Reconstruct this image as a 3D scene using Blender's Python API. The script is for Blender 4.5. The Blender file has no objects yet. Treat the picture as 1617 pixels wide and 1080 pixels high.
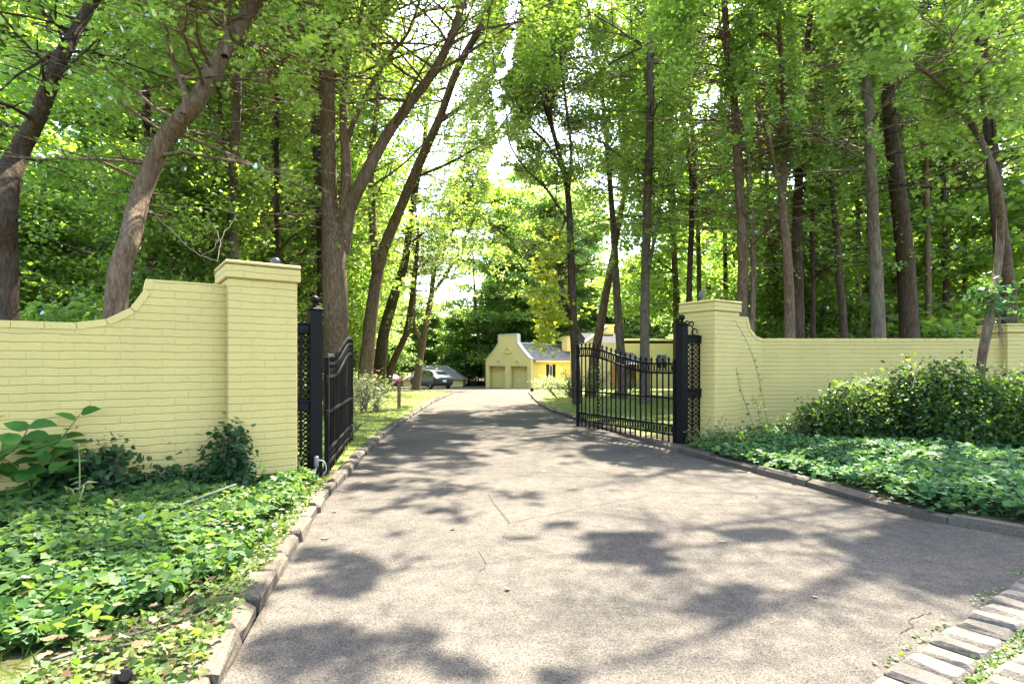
import bpy, bmesh, math, random
import numpy as np
from mathutils import Vector, Matrix

random.seed(7)
R = np.random.default_rng(11)
SC = bpy.context.scene
COL = SC.collection
PI = math.pi

# ------------------------------------------------------------------ camera geometry
F, CX, HY, H = 900.0, 808.5, 575.0, 1.25
SUN_AZ, SUN_EL = math.radians(22), math.radians(58.0)
GY = [-50, 10, 20, 30, 40, 50, 56, 70, 100, 400]
GZ = [0, 0, -.10, -.32, -.62, -.95, -1.10, -1.30, -1.5, -1.5]


def g(y):
    """height of the driveway at distance y (it falls away gently towards the garage)"""
    return float(np.interp(y, GY, GZ))


def P(u, v, dz=0.0):
    """point of the ground seen at photo position u, v"""
    lo, hi = .6, 300.0
    for _ in range(50):
        m = .5 * (lo + hi)
        if HY - F * (g(m) + dz - H) / m > v:
            lo = m
        else:
            hi = m
    y = .5 * (lo + hi)
    return Vector(((u - CX) / F * y, y, g(y) + dz))


def at(u, v, y):
    return Vector(((u - CX) / F * y, y, H - (v - HY) / F * y))


def px(p):
    y = np.maximum(p[..., 1], .05)
    return CX + F * p[..., 0] / y, HY - F * (p[..., 2] - H) / y


# ------------------------------------------------------------------ materials
def newmat(name):
    m = bpy.data.materials.new(name)
    m.use_nodes = True
    nt = m.node_tree
    nt.nodes.clear()
    out = nt.nodes.new('ShaderNodeOutputMaterial')
    return m, nt, out


def N(nt, t, **kw):
    n = nt.nodes.new(t)
    for k, v in kw.items():
        if k in n.inputs:
            n.inputs[k].default_value = v
        else:
            setattr(n, k, v)
    return n


def ramp(nt, fac, stops):
    n = nt.nodes.new('ShaderNodeValToRGB')
    e = n.color_ramp.elements
    while len(e) < len(stops):
        e.new(.5)
    for i, (p, c) in enumerate(stops):
        e[i].position = p
        e[i].color = (*c, 1)
    nt.links.new(fac, n.inputs['Fac'])
    return n.outputs['Color']


def noise(nt, vec, scale, detail=4, rough=.55, dist=0.0):
    n = N(nt, 'ShaderNodeTexNoise', Scale=scale, Detail=detail, Roughness=rough, Distortion=dist)
    if vec is not None:
        nt.links.new(vec, n.inputs['Vector'])
    return n.outputs['Fac']


def mixc(nt, fac, a, b, mode='MIX'):
    n = nt.nodes.new('ShaderNodeMix')
    n.data_type = 'RGBA'
    n.blend_type = mode
    for sock, val in ((n.inputs[0], fac), (n.inputs[6], a), (n.inputs[7], b)):
        if hasattr(val, 'links'):
            nt.links.new(val, sock)
        elif isinstance(val, tuple):
            sock.default_value = (*val, 1)
        else:
            sock.default_value = val
    return n.outputs[2]


def math_(nt, op, a, b=None):
    n = nt.nodes.new('ShaderNodeMath')
    n.operation = op
    for i, v in enumerate((a, b)):
        if v is None:
            continue
        if hasattr(v, 'links'):
            nt.links.new(v, n.inputs[i])
        else:
            n.inputs[i].default_value = v
    return n.outputs[0]


def bump(nt, h, strength, dist):
    n = N(nt, 'ShaderNodeBump', Strength=strength, Distance=dist)
    nt.links.new(h, n.inputs['Height'])
    return n.outputs['Normal']


def finish(nt, out, color, rough=.8, normal=None, metallic=0.0, spec=.3):
    b = N(nt, 'ShaderNodeBsdfPrincipled', Roughness=rough, Metallic=metallic)
    b.inputs['Specular IOR Level'].default_value = spec
    if hasattr(color, 'links'):
        nt.links.new(color, b.inputs['Base Color'])
    else:
        b.inputs['Base Color'].default_value = (*color, 1)
    if normal is not None:
        nt.links.new(normal, b.inputs['Normal'])
    nt.links.new(b.outputs[0], out.inputs['Surface'])
    return b


def geo_pos(nt):
    return nt.nodes.new('ShaderNodeNewGeometry').outputs['Position']


def obj_pos(nt):
    return nt.nodes.new('ShaderNodeTexCoord').outputs['Object']


def plain(name, col, rough=.6, var=.25, scale=12, metallic=0., spec=.3, bumpy=0.):
    m, nt, out = newmat(name)
    p = obj_pos(nt)
    f = noise(nt, p, scale)
    c = mixc(nt, f, tuple(x * (1 - var) for x in col), tuple(min(1, x * (1 + var)) for x in col))
    nrm = bump(nt, noise(nt, p, scale * 6), bumpy, .01) if bumpy else None
    finish(nt, out, c, rough, nrm, metallic, spec)
    return m


def leafmat(name, cols, trans, tmix=.5, gloss=.05, rough=.5):
    """leaves: diffuse + light through the leaf, a tint of its own for every leaf"""
    m, nt, out = newmat(name)
    rnd = nt.nodes.new('ShaderNodeNewGeometry').outputs['Random Per Island']
    k = len(cols) - 1
    c = ramp(nt, rnd, [(i / k, x) for i, x in enumerate(cols)])
    big = noise(nt, geo_pos(nt), .55, 2)
    c = mixc(nt, 1.0, c, ramp(nt, big, [(.3, (.72, .80, .75)), (.7, (1.2, 1.12, .95))]), 'MULTIPLY')
    t = mixc(nt, rnd, trans[0], trans[1])
    d = nt.nodes.new('ShaderNodeBsdfDiffuse')
    nt.links.new(c, d.inputs['Color'])
    tr = nt.nodes.new('ShaderNodeBsdfTranslucent')
    nt.links.new(t, tr.inputs['Color'])
    gl = N(nt, 'ShaderNodeBsdfGlossy', Roughness=rough)
    gl.inputs['Color'].default_value = (.8, .85, .8, 1)
    m1 = N(nt, 'ShaderNodeMixShader', Fac=tmix)
    nt.links.new(d.outputs[0], m1.inputs[1])
    nt.links.new(tr.outputs[0], m1.inputs[2])
    fr = N(nt, 'ShaderNodeFresnel', IOR=1.4)
    m2 = nt.nodes.new('ShaderNodeMixShader')
    nt.links.new(math_(nt, 'MULTIPLY', fr.outputs[0], gloss * 8), m2.inputs[0])
    nt.links.new(m1.outputs[0], m2.inputs[1])
    nt.links.new(gl.outputs[0], m2.inputs[2])
    nt.links.new(m2.outputs[0], out.inputs['Surface'])
    return m


def brickmat(name, base, along='XY', course=.0677, length=.2032, lines=1.0, mort=.007):
    """painted brick: courses, joints and a lumpy coat of paint"""
    m, nt, out = newmat(name)
    p = obj_pos(nt)
    sx = N(nt, 'ShaderNodeSeparateXYZ')
    nt.links.new(p, sx.inputs[0])
    h = math_(nt, 'ADD', sx.outputs[0], sx.outputs[1])
    wob = noise(nt, p, 7, 4, .6)
    z = math_(nt, 'ADD', sx.outputs[2], math_(nt, 'MULTIPLY', math_(nt, 'SUBTRACT', wob, .5), .026))
    hx = math_(nt, 'ADD', h, math_(nt, 'MULTIPLY', math_(nt, 'SUBTRACT', noise(nt, p, 14, 2), .5), .02))
    cm = N(nt, 'ShaderNodeCombineXYZ')
    nt.links.new(hx, cm.inputs[0])
    nt.links.new(z, cm.inputs[1])
    b = nt.nodes.new('ShaderNodeTexBrick')
    b.offset = .5
    for k, v in (('Scale', 1.0), ('Mortar Size', mort), ('Mortar Smooth', 1.0), ('Brick Width', length), ('Row Height', course), ('Bias', 0.0)):
        b.inputs[k].default_value = v
    b.inputs['Color1'].default_value = (0, 0, 0, 1)
    b.inputs['Color2'].default_value = (1, 1, 1, 1)
    nt.links.new(cm.outputs[0], b.inputs['Vector'])
    fac = b.outputs['Fac']
    fr = math_(nt, 'FRACT', math_(nt, 'DIVIDE', z, course))
    row = ramp(nt, math_(nt, 'ABSOLUTE', math_(nt, 'SUBTRACT', fr, .5)), [(.40, (0, 0, 0)), (.485, (1, 1, 1))])
    soft = ramp(nt, noise(nt, p, 4.3, 4), [(.35, (.08,) * 3), (.7, (.75,) * 3)])
    fac = math_(nt, 'MAXIMUM', row, math_(nt, 'MULTIPLY', fac, soft))
    gap = math_(nt, 'MULTIPLY', fac, ramp(nt, noise(nt, p, 7, 3), [(.32, (.15,) * 3), (.62, (1,) * 3)]))
    tone = mixc(nt, noise(nt, p, 1.7, 5, .65), tuple(x * .82 for x in base), tuple(min(1, x * 1.12) for x in base))
    perb = math_(nt, 'MULTIPLY', b.outputs['Color'], .10)
    tone = mixc(nt, perb, tone, tuple(x * .80 for x in base))
    tone = mixc(nt, math_(nt, 'MULTIPLY', gap, .30 * lines), tone, tuple(x * .45 for x in base))
    spots = ramp(nt, noise(nt, p, 31, 2), [(.73, (0, 0, 0)), (.79, (1, 1, 1))])
    tone = mixc(nt, math_(nt, 'MULTIPLY', spots, .5), tone, tuple(x * .55 for x in base))
    stain = ramp(nt, noise(nt, p, 2.6, 5, .7), [(.55, (0, 0, 0)), (.8, (1, 1, 1))])
    low = ramp(nt, sx.outputs[2], [(.05, (1, 1, 1)), (.55, (0, 0, 0))])
    tone = mixc(nt, math_(nt, 'MULTIPLY', math_(nt, 'MULTIPLY', stain, low), .75), tone, (.30, .27, .13))
    hgt = math_(nt, 'ADD', math_(nt, 'MULTIPLY', fac, -1.0), math_(nt, 'MULTIPLY', noise(nt, p, 38, 4, .65), .75))
    hgt = math_(nt, 'ADD', hgt, math_(nt, 'MULTIPLY', b.outputs['Color'], .25))
    finish(nt, out, tone, .62, bump(nt, hgt, .65, .009), spec=.25)
    return m


def make_mats():
    M = {}
    # --- asphalt: pale old surface with exposed stones, seams and damp-dark blotches
    m, nt, out = newmat('asphalt')
    p = geo_pos(nt)
    a = N(nt, 'ShaderNodeTexVoronoi', Scale=190.0)
    nt.links.new(p, a.inputs['Vector'])
    sp = N(nt, 'ShaderNodeSeparateColor')
    nt.links.new(a.outputs['Color'], sp.inputs[0])
    stone = ramp(nt, sp.outputs[0], [(0, (.027, .0255, .0225)), (.22, (.056, .0508, .0430)), (.7, (.080, .0722, .0605)), (1, (.110, .100, .085))])
    big = ramp(nt, noise(nt, p, .8, 5, .6), [(.3, (.70, .70, .71)), (.7, (1.18, 1.13, 1.06))])
    med = ramp(nt, noise(nt, p, 9, 5, .7), [(.35, (.78, .77, .76)), (.62, (1.08, 1.07, 1.06))])
    c = mixc(nt, 1.0, stone, big, 'MULTIPLY')
    c = mixc(nt, 1.0, c, med, 'MULTIPLY')
    cr = N(nt, 'ShaderNodeTexVoronoi', Scale=1.1, feature='DISTANCE_TO_EDGE')
    wv = nt.nodes.new('ShaderNodeVectorMath')
    nn = N(nt, 'ShaderNodeTexNoise', Scale=3.0, Detail=5.0)
    nt.links.new(p, nn.inputs['Vector'])
    nt.links.new(p, wv.inputs[0])
    sc_ = N(nt, 'ShaderNodeVectorMath', operation='SCALE')
    sc_.inputs['Scale'].default_value = .55
    nt.links.new(nn.outputs['Color'], sc_.inputs[0])
    nt.links.new(sc_.outputs[0], wv.inputs[1])
    nt.links.new(wv.outputs[0], cr.inputs['Vector'])
    crk = ramp(nt, cr.outputs['Distance'], [(0, (1, 1, 1)), (.012, (0, 0, 0))])
    gate_ = ramp(nt, noise(nt, p, .9, 3), [(.52, (0, 0, 0)), (.62, (1, 1, 1))])
    c = mixc(nt, math_(nt, 'MULTIPLY', math_(nt, 'MULTIPLY', crk, gate_), .55), c, (.05, .045, .04))
    hh = math_(nt, 'ADD', a.outputs['Distance'], noise(nt, p, 60, 3))
    finish(nt, out, c, .92, bump(nt, hh, .6, .003), spec=.08)
    M['asphalt'] = m
    m, nt, out = newmat('crack')
    finish(nt, out, mixc(nt, noise(nt, geo_pos(nt), 30), (.02, .017, .014), (.045, .038, .032)), .95)
    M['crack'] = m
    # --- forest floor and lawn
    m, nt, out = newmat('soil')
    p = geo_pos(nt)
    c = ramp(nt, noise(nt, p, 7, 6, .7), [(.3, (.02, .014, .009)), (.5, (.05, .036, .022)), (.7, (.095, .07, .043))])
    c2 = ramp(nt, noise(nt, p, 2.2, 5, .65), [(.4, (0, 0, 0)), (.62, (1, 1, 1))])
    c = mixc(nt, math_(nt, 'MULTIPLY', c2, .6), c, (.055, .085, .02))
    finish(nt, out, c, .95, bump(nt, noise(nt, p, 22, 5, .7), .9, .03), spec=.1)
    M['soil'] = m
    m, nt, out = newmat('lawn')
    p = geo_pos(nt)
    c = ramp(nt, noise(nt, p, 24, 6, .75), [(.3, (.045, .075, .012)), (.5, (.10, .135, .025)), (.72, (.19, .20, .05))])
    c2 = ramp(nt, noise(nt, p, .9, 4, .6), [(.45, (0, 0, 0)), (.7, (1, 1, 1))])
    c = mixc(nt, math_(nt, 'MULTIPLY', c2, .55), c, (.20, .165, .075))
    finish(nt, out, c, .95, bump(nt, noise(nt, p, 60, 4), .8, .02), spec=.1)
    M['lawn'] = m
    # --- stone
    m, nt, out = newmat('granite')
    p = geo_pos(nt)
    c = ramp(nt, noise(nt, p, 90, 3, .7), [(.25, (.04, .032, .024)), (.5, (.082, .067, .051)), (.75, (.135, .114, .09))])
    rnd = nt.nodes.new('ShaderNodeNewGeometry').outputs['Random Per Island']
    c = mixc(nt, 1.0, c, ramp(nt, rnd, [(0, (.72, .70, .66)), (1, (1.12, 1.06, 1.0))]), 'MULTIPLY')
    mo = ramp(nt, noise(nt, p, 6, 5, .7), [(.5, (0, 0, 0)), (.72, (1, 1, 1))])
    c = mixc(nt, math_(nt, 'MULTIPLY', mo, .5), c, (.10, .10, .055))
    finish(nt, out, c, .85, bump(nt, noise(nt, p, 30, 5, .7), .8, .015), spec=.25)
    M['granite'] = m
    m, nt, out = newmat('sett_stone')
    p = geo_pos(nt)
    c = ramp(nt, noise(nt, p, 70, 4, .7), [(.25, (.064, .056, .047)), (.5, (.108, .096, .081)), (.75, (.15, .135, .116))])
    rnd = nt.nodes.new('ShaderNodeNewGeometry').outputs['Random Per Island']
    c = mixc(nt, 1.0, c, ramp(nt, rnd, [(0, (.72, .70, .68)), (1, (1.15, 1.1, 1.04))]), 'MULTIPLY')
    mo = ramp(nt, noise(nt, p, 9, 5, .7), [(.5, (0, 0, 0)), (.7, (1, 1, 1))])
    c = mixc(nt, math_(nt, 'MULTIPLY', mo, .45), c, (.055, .05, .035))
    finish(nt, out, c, .9, bump(nt, noise(nt, p, 26, 5, .7), .9, .015), spec=.15)
    M['sett'] = m
    M['moss'] = plain('moss', (.045, .05, .018), .95, .5, 40, bumpy=.6)
    # --- painted brick and render
    yel = (.47, .355, .116)
    M['brick'] = brickmat('painted_brick', yel)
    M['coping'] = plain('painted_coping', yel, .65, .10, 9, bumpy=.5)
    M['render_wall'] = plain('yellow_render', (.78, .60, .255), .8, .05, 1.5)
    M['render_side'] = plain('yellow_bounce_tint', (.68, .59, .14), .8, .05, 1.5)  # yellower copy of the render, light bounced off grass painted into its tone
    M['door_paint'] = plain('yellow_door_paint', (.72, .58, .27), .7, .05, 2)
    m, nt, out = newmat('roof_slate')
    p = obj_pos(nt)
    b = nt.nodes.new('ShaderNodeTexBrick')
    for k, v in (('Scale', 1.0), ('Mortar Size', .01), ('Brick Width', .3), ('Row Height', .14)):
        b.inputs[k].default_value = v
    b.inputs['Color1'].default_value = (.14, .128, .12, 1)
    b.inputs['Color2'].default_value = (.20, .185, .178, 1)
    b.inputs['Mortar'].default_value = (.055, .053, .056, 1)
    sx = N(nt, 'ShaderNodeSeparateXYZ')
    nt.links.new(p, sx.inputs[0])
    cm = N(nt, 'ShaderNodeCombineXYZ')
    nt.links.new(math_(nt, 'ADD', sx.outputs[0], sx.outputs[1]), cm.inputs[0])
    nt.links.new(sx.outputs[2], cm.inputs[1])
    nt.links.new(cm.outputs[0], b.inputs['Vector'])
    finish(nt, out, b.outputs['Color'], .95, spec=.05)
    M['slate'] = m
    M['dark_slate'] = plain('dark_roof_slate', (.040, .038, .040), .95, .25, 9, spec=.05, bumpy=.4)
    M['white'] = plain('white_paint', (.55, .52, .47), .6, .05, 4)
    # --- metal, glass, car
    M['black'] = plain('black_iron', (.0042, .0036, .0032), .58, .3, 20, metallic=.0, spec=.13)
    M['pale_metal'] = plain('grey_metal', (.17, .17, .16), .5, .15, 20, metallic=.4)
    M['pole'] = plain('weathered_pole', (.075, .078, .065), .8, .3, 20)
    M['cable'] = plain('cable', (.32, .30, .27), .6)
    M['paint_blue'] = plain('car_paint', (.012, .02, .03), .34, .05, 4, metallic=.2, spec=.7)
    M['paint_red'] = plain('red_paint', (.30, .015, .022), .25, .05, 4, spec=.6)
    M['glass'] = plain('dark_glass', (.02, .025, .03), .06, .0, 1, spec=.8)
    M['tyre'] = plain('rubber', (.015, .015, .015), .85)
    M['rim'] = plain('alloy', (.30, .31, .32), .35, .1, 10, metallic=.8)
    M['tail'] = plain('tail_lamp', (.35, .01, .01), .25, .1, 10)
    M['plate'] = plain('number_plate', (.65, .68, .72), .5, .05)
    M['wood'] = plain('weathered_wood', (.15, .085, .055), .85, .35, 14, bumpy=.5)
    M['orange_wood'] = plain('orange_door', (.52, .22, .05), .6, .15, 6)
    M['globe'] = plain('clear_globe', (.03, .03, .03), .3, .3, 30, spec=.5)
    # --- bark
    for nm, dark, lite in (('bark', (.060, .038, .022), (.27, .182, .112)), ('bark_dark', (.030, .020, .013), (.125, .086, .056)),
                           ('bark_grey', (.060, .045, .031), (.23, .18, .125))):
        m, nt, out = newmat(nm)
        p = geo_pos(nt)
        mp = N(nt, 'ShaderNodeMapping')
        mp.inputs['Scale'].default_value = (1, 1, .22)
        nt.links.new(p, mp.inputs['Vector'])
        f1 = noise(nt, mp.outputs[0], 22, 6, .7, .6)
        c = ramp(nt, f1, [(.32, dark), (.52, tuple(.45 * (a_ + b_) for a_, b_ in zip(dark, lite))), (.72, lite)])
        lich = ramp(nt, noise(nt, p, 2.3, 5, .7), [(.52, (0, 0, 0)), (.70, (1, 1, 1))])
        c = mixc(nt, math_(nt, 'MULTIPLY', lich, .35), c, (.13, .14, .085))
        finish(nt, out, c, .95, bump(nt, f1, 1.0, .05), spec=.1)
        M[nm] = m
    # --- foliage
    M['leaf'] = leafmat('maple_leaf', [(.05, .10, .014), (.075, .135, .020), (.11, .165, .024), (.15, .19, .03)], ((.29, .52, .04), (.52, .66, .06)), .62)
    M['leaf_deep'] = leafmat('wood_leaf', [(.05, .105, .018), (.075, .135, .022), (.105, .165, .026), (.14, .185, .03)], ((.25, .50, .04), (.46, .64, .06)), .62)
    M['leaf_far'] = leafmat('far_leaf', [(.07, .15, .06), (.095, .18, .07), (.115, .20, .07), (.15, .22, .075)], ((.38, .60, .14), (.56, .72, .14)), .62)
    M['leaf_sun_tint'] = leafmat('sun_tinted_leaf', [(.08, .13, .015), (.12, .17, .02), (.17, .2, .025)], ((.62, .72, .03), (.85, .85, .06)), .72)  # brighter, yellower copy of the maple leaf, sunshine painted into its colour
    M['leaf_willow'] = leafmat('willow_leaf', [(.06, .10, .03), (.10, .14, .04), (.14, .18, .06)], ((.25, .38, .05), (.42, .5, .08)), .55)
    M['ivy'] = leafmat('ivy_leaf', [(.016, .050, .012), (.032, .082, .018), (.054, .112, .024), (.10, .155, .036)], ((.10, .22, .02), (.24, .36, .04)), .4, .03, .5)
    M['ivy_dark'] = leafmat('ivy_dark_leaf', [(.012, .036, .014), (.022, .058, .020), (.036, .082, .026)], ((.05, .14, .02), (.12, .24, .03)), .3, .03, .5)
    M['ivy_blue'] = leafmat('ground_ivy_leaf', [(.022, .075, .030), (.036, .105, .040), (.055, .135, .045), (.11, .18, .055)], ((.08, .2, .03), (.2, .34, .05)), .4, .03, .5)
    M['shrub'] = leafmat('shrub_leaf', [(.012, .036, .010), (.021, .056, .013), (.034, .075, .016), (.085, .115, .028)], ((.12, .26, .02), (.28, .38, .03)), .4, .03)
    M['shrub_pale'] = leafmat('pale_shrub_leaf', [(.05, .08, .03), (.10, .13, .06), (.2, .22, .12), (.4, .36, .27)], ((.2, .28, .05), (.34, .38, .12)), .4)
    M['knot'] = leafmat('broad_leaf', [(.024, .075, .012), (.036, .10, .015), (.055, .125, .02)], ((.10, .28, .02), (.2, .38, .03)), .4, .02)
    M['blade'] = leafmat('grass_blade', [(.05, .085, .014), (.085, .125, .02), (.14, .165, .032), (.22, .2, .07)], ((.2, .3, .02), (.4, .45, .05)), .45, .06)
    M['weed'] = leafmat('weed_leaf', [(.028, .065, .014), (.05, .095, .018), (.08, .12, .022), (.13, .13, .035)], ((.14, .28, .02), (.32, .42, .04)), .4)
    M['dead'] = leafmat('dead_leaf', [(.04, .022, .012), (.09, .05, .022), (.15, .095, .05), (.22, .17, .11)], ((.2, .1, .03), (.3, .18, .06)), .2)
    M['stem'] = plain('green_stem', (.12, .13, .04), .7)
    M['twig'] = plain('dry_twig', (.15, .115, .08), .85, .3, 20)
    M['bloom'] = leafmat('blossom', [(.5, .2, .2), (.65, .4, .38), (.75, .6, .55)], ((.4, .2, .2), (.5, .3, .3)), .3)
    return M


M = make_mats()


# ------------------------------------------------------------------ mesh helpers
class MB:
    def __init__(self):
        self.v, self.f, self.mi = [], [], []
        self.cur = 0

    def add(self, vs, fs):
        o = len(self.v)
        self.v += [tuple(x) for x in vs]
        for f in fs:
            self.f.append(tuple(i + o for i in f))
            self.mi.append(self.cur)

    def box(self, c, s, rz=0.0, bev=0.0, jit=0.0):
        cx, cy, cz = c
        hx, hy, hz = s[0] / 2, s[1] / 2, s[2] / 2
        if bev <= 0:
            vs = [(x, y, z) for x in (-hx, hx) for y in (-hy, hy) for z in (-hz, hz)]
            fs = [(0, 1, 3, 2), (4, 6, 7, 5), (0, 4, 5, 1), (2, 3, 7, 6), (0, 2, 6, 4), (1, 5, 7, 3)]
        else:
            b = min(bev, hx * .9, hy * .9, hz * .9)
            ring = []
            for z, i in ((-hz, b), (-hz + b, 0), (hz - b, 0), (hz, b)):
                X, Y = hx - i, hy - i
                k = b * .6
                ring.append([(-X + k, -Y, z), (X - k, -Y, z), (X, -Y + k, z), (X, Y - k, z), (X - k, Y, z), (-X + k, Y, z), (-X, Y - k, z), (-X, -Y + k, z)])
            vs = [q for r_ in ring for q in r_]
            fs = []
            for a in range(3):
                for j in range(8):
                    fs.append((a * 8 + j, a * 8 + (j + 1) % 8, a * 8 + 8 + (j + 1) % 8, a * 8 + 8 + j))
            fs.append(tuple(reversed(range(8))))
            fs.append(tuple(range(24, 32)))
        ca, sa = math.cos(rz), math.sin(rz)
        o = []
        for x, y, z in vs:
            if jit:
                x += random.uniform(-jit, jit); y += random.uniform(-jit, jit); z += random.uniform(-jit, jit)
            o.append((cx + x * ca - y * sa, cy + x * sa + y * ca, cz + z))
        self.add(o, fs)

    def bar(self, a, b, w, h=None):
        """square bar from a to b"""
        h = h or w
        a, b = Vector(a), Vector(b)
        d = (b - a).normalized()
        up = Vector((0, 0, 1)) if abs(d.z) < .9 else Vector((0, 1, 0))
        s = d.cross(up).normalized()
        t = s.cross(d).normalized()
        vs = []
        for e in (a, b):
            for i, j in ((-1, -1), (1, -1), (1, 1), (-1, 1)):
                vs.append(e + s * (i * w / 2) + t * (j * h / 2))
        self.add(vs, [(3, 2, 1, 0), (4, 5, 6, 7), (0, 1, 5, 4), (1, 2, 6, 5), (2, 3, 7, 6), (3, 0, 4, 7)])

    def tube(self, pts, rad, n=8, cap=True, rough=0.0):
        pts = [Vector(p) for p in pts]
        if not hasattr(rad, '__len__'):
            rad = [rad] * len(pts)
        rings = []
        prev = None
        for i, p in enumerate(pts):
            d = (pts[min(i + 1, len(pts) - 1)] - pts[max(i - 1, 0)])
            d = d.normalized() if d.length > 1e-9 else Vector((0, 0, 1))
            if prev is None:
                a = Vector((1, 0, 0)) if abs(d.x) < .9 else Vector((0, 1, 0))
                s = (a - d * a.dot(d)).normalized()
            else:
                s = (prev - d * prev.dot(d))
                s = s.normalized() if s.length > 1e-6 else d.orthogonal().normalized()
            prev = s
            t = d.cross(s)
            r = rad[i]
            ring = []
            for k in range(n):
                q = 2 * PI * k / n
                rr = r * (1 + (random.uniform(-rough, rough) if rough else 0))
                ring.append(p + (s * math.cos(q) + t * math.sin(q)) * rr)
            rings.append(ring)
        vs = [q for r_ in rings for q in r_]
        fs = []
        for i in range(len(pts) - 1):
            for k in range(n):
                fs.append((i * n + k, i * n + (k + 1) % n, (i + 1) * n + (k + 1) % n, (i + 1) * n + k))
        if cap:
            fs.append(tuple(reversed(range(n))))
            fs.append(tuple(range((len(pts) - 1) * n, len(pts) * n)))
        self.add(vs, fs)

    def lathe(self, c, prof, n=16):
        """prof: list of (radius, z) upward"""
        vs, fs = [], []
        for r, z in prof:
            for k in range(n):
                q = 2 * PI * k / n
                vs.append((c[0] + r * math.cos(q), c[1] + r * math.sin(q), c[2] + z))
        for i in range(len(prof) - 1):
            for k in range(n):
                fs.append((i * n + k, i * n + (k + 1) % n, (i + 1) * n + (k + 1) % n, (i + 1) * n + k))
        fs.append(tuple(reversed(range(n))))
        fs.append(tuple(range((len(prof) - 1) * n, len(prof) * n)))
        self.add(vs, fs)

    def prism(self, poly, y0, y1):
        """polygon in x, z extruded along y"""
        n = len(poly)
        vs = [(x, y0, z) for x, z in poly] + [(x, y1, z) for x, z in poly]
        fs = [tuple(range(n)), tuple(reversed(range(n, 2 * n)))]
        for i in range(n):
            j = (i + 1) % n
            fs.append((j, i, n + i, n + j))
        self.add(vs, fs)

    def build(self, name, mats, parent=None, smooth=False, loc=None, rz=None):
        me = bpy.data.meshes.new(name)
        me.from_pydata(self.v, [], self.f)
        if not isinstance(mats, (list, tuple)):
            mats = [mats]
        for m in mats:
            me.materials.append(m)
        if len(mats) > 1:
            me.polygons.foreach_set('material_index', self.mi)
        me.update()
        bm = bmesh.new()
        bm.from_mesh(me)
        bmesh.ops.recalc_face_normals(bm, faces=bm.faces)
        bm.to_mesh(me)
        bm.free()
        if smooth:
            me.polygons.foreach_set('use_smooth', [True] * len(me.polygons))
        return link(name, me, parent, loc, rz)


def link(name, me, parent=None, loc=None, rz=None):
    o = bpy.data.objects.new(name, me)
    COL.objects.link(o)
    if parent is not None:
        o.parent = parent
    if loc is not None:
        o.location = loc
    if rz is not None:
        o.rotation_euler = (0, 0, rz)
    return o


def tag(o, label=None, cat=None, group=None, kind=None):
    if label: o['label'] = label
    if cat: o['category'] = cat
    if group: o['group'] = group
    if kind: o['kind'] = kind
    return o


def empty(name, loc=(0, 0, 0), rz=0.0, label=None, cat=None, group=None):
    o = link(name, None, None, loc, rz)
    o.empty_display_size = .2
    return tag(o, label, cat, group)


def copy_tree(o, parent=None):
    c = o.copy()
    COL.objects.link(c)
    c.parent = parent
    for ch in list(o.children):
        copy_tree(ch, c)
    return c


def arc(cx, cz, r, a0, a1, n=10, y=0.0):
    return [(cx + r * math.cos(a0 + (a1 - a0) * i / n), y, cz + r * math.sin(a0 + (a1 - a0) * i / n)) for i in range(n + 1)]


def smooth_path(pts, rad, k=4):
    """Catmull-Rom through the points"""
    pts = [Vector(p) for p in pts]
    n = len(pts)
    op, orad = [], []
    for i in range(n - 1):
        p0, p1, p2, p3 = pts[max(i - 1, 0)], pts[i], pts[i + 1], pts[min(i + 2, n - 1)]
        for j in range(k):
            t = j / k
            op.append(.5 * ((2 * p1) + (p2 - p0) * t + (2 * p0 - 5 * p1 + 4 * p2 - p3) * t * t + (3 * p1 - p0 - 3 * p2 + p3) * t ** 3))
            orad.append(rad[i] + (rad[i + 1] - rad[i]) * t)
    op.append(pts[-1]); orad.append(rad[-1])
    return op, orad


# ------------------------------------------------------------------ leaves in bulk
KITE = (np.array([(0, 0, 0), (.46, .42, .10), (0, 1, -.06), (-.46, .42, .10)]), [(0, 1, 2, 3)])
LANCE = (np.array([(0, 0, 0), (.15, .4, .03), (0, 1, -.06), (-.15, .4, .03)]), [(0, 1, 2, 3)])
IVY = (np.array([(0, .04, 0), (.34, -.08, .02), (.42, .20, .05), (.54, .42, .0), (.32, .62, .05), (0, .95, -.04), (-.32, .62, .05), (-.54, .42, .0), (-.42, .20, .05), (-.34, -.08, .02), (0, .42, -.03)]),
       [(0, 1, 2, 10), (2, 3, 4, 10), (4, 5, 10), (10, 5, 6), (6, 7, 8, 10), (8, 9, 0, 10)])
OVATE = (np.array([(0, 0, 0), (.28, .10, .05), (.36, .36, .07), (.24, .70, .03), (0, 1.0, -.10), (-.24, .70, .03), (-.36, .36, .07), (-.28, .10, .05), (0, .35, 0), (0, .7, -.02)]),
         [(0, 1, 2, 8), (2, 3, 9, 8), (3, 4, 9), (9, 4, 5), (6, 8, 9, 5), (7, 0, 8, 6)])
MAPLE = (np.array([(0, 0, 0), (.22, .05, .02), (.50, .30, .06), (.26, .44, .03), (.38, .72, .0), (.14, .66, .02), (0, 1.0, -.06), (-.14, .66, .02), (-.38, .72, .0), (-.26, .44, .03), (-.50, .30, .06), (-.22, .05, .02)]),
         [(0, 1, 2, 3), (0, 3, 4, 5), (0, 5, 6, 7), (0, 7, 8, 9), (0, 9, 10, 11)])
BLADE = (np.array([(-.05, 0, 0), (.05, 0, 0), (.035, .55, .06), (0, 1, .22), (-.035, .55, .06)]), [(0, 1, 2, 4), (4, 2, 3)])


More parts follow.
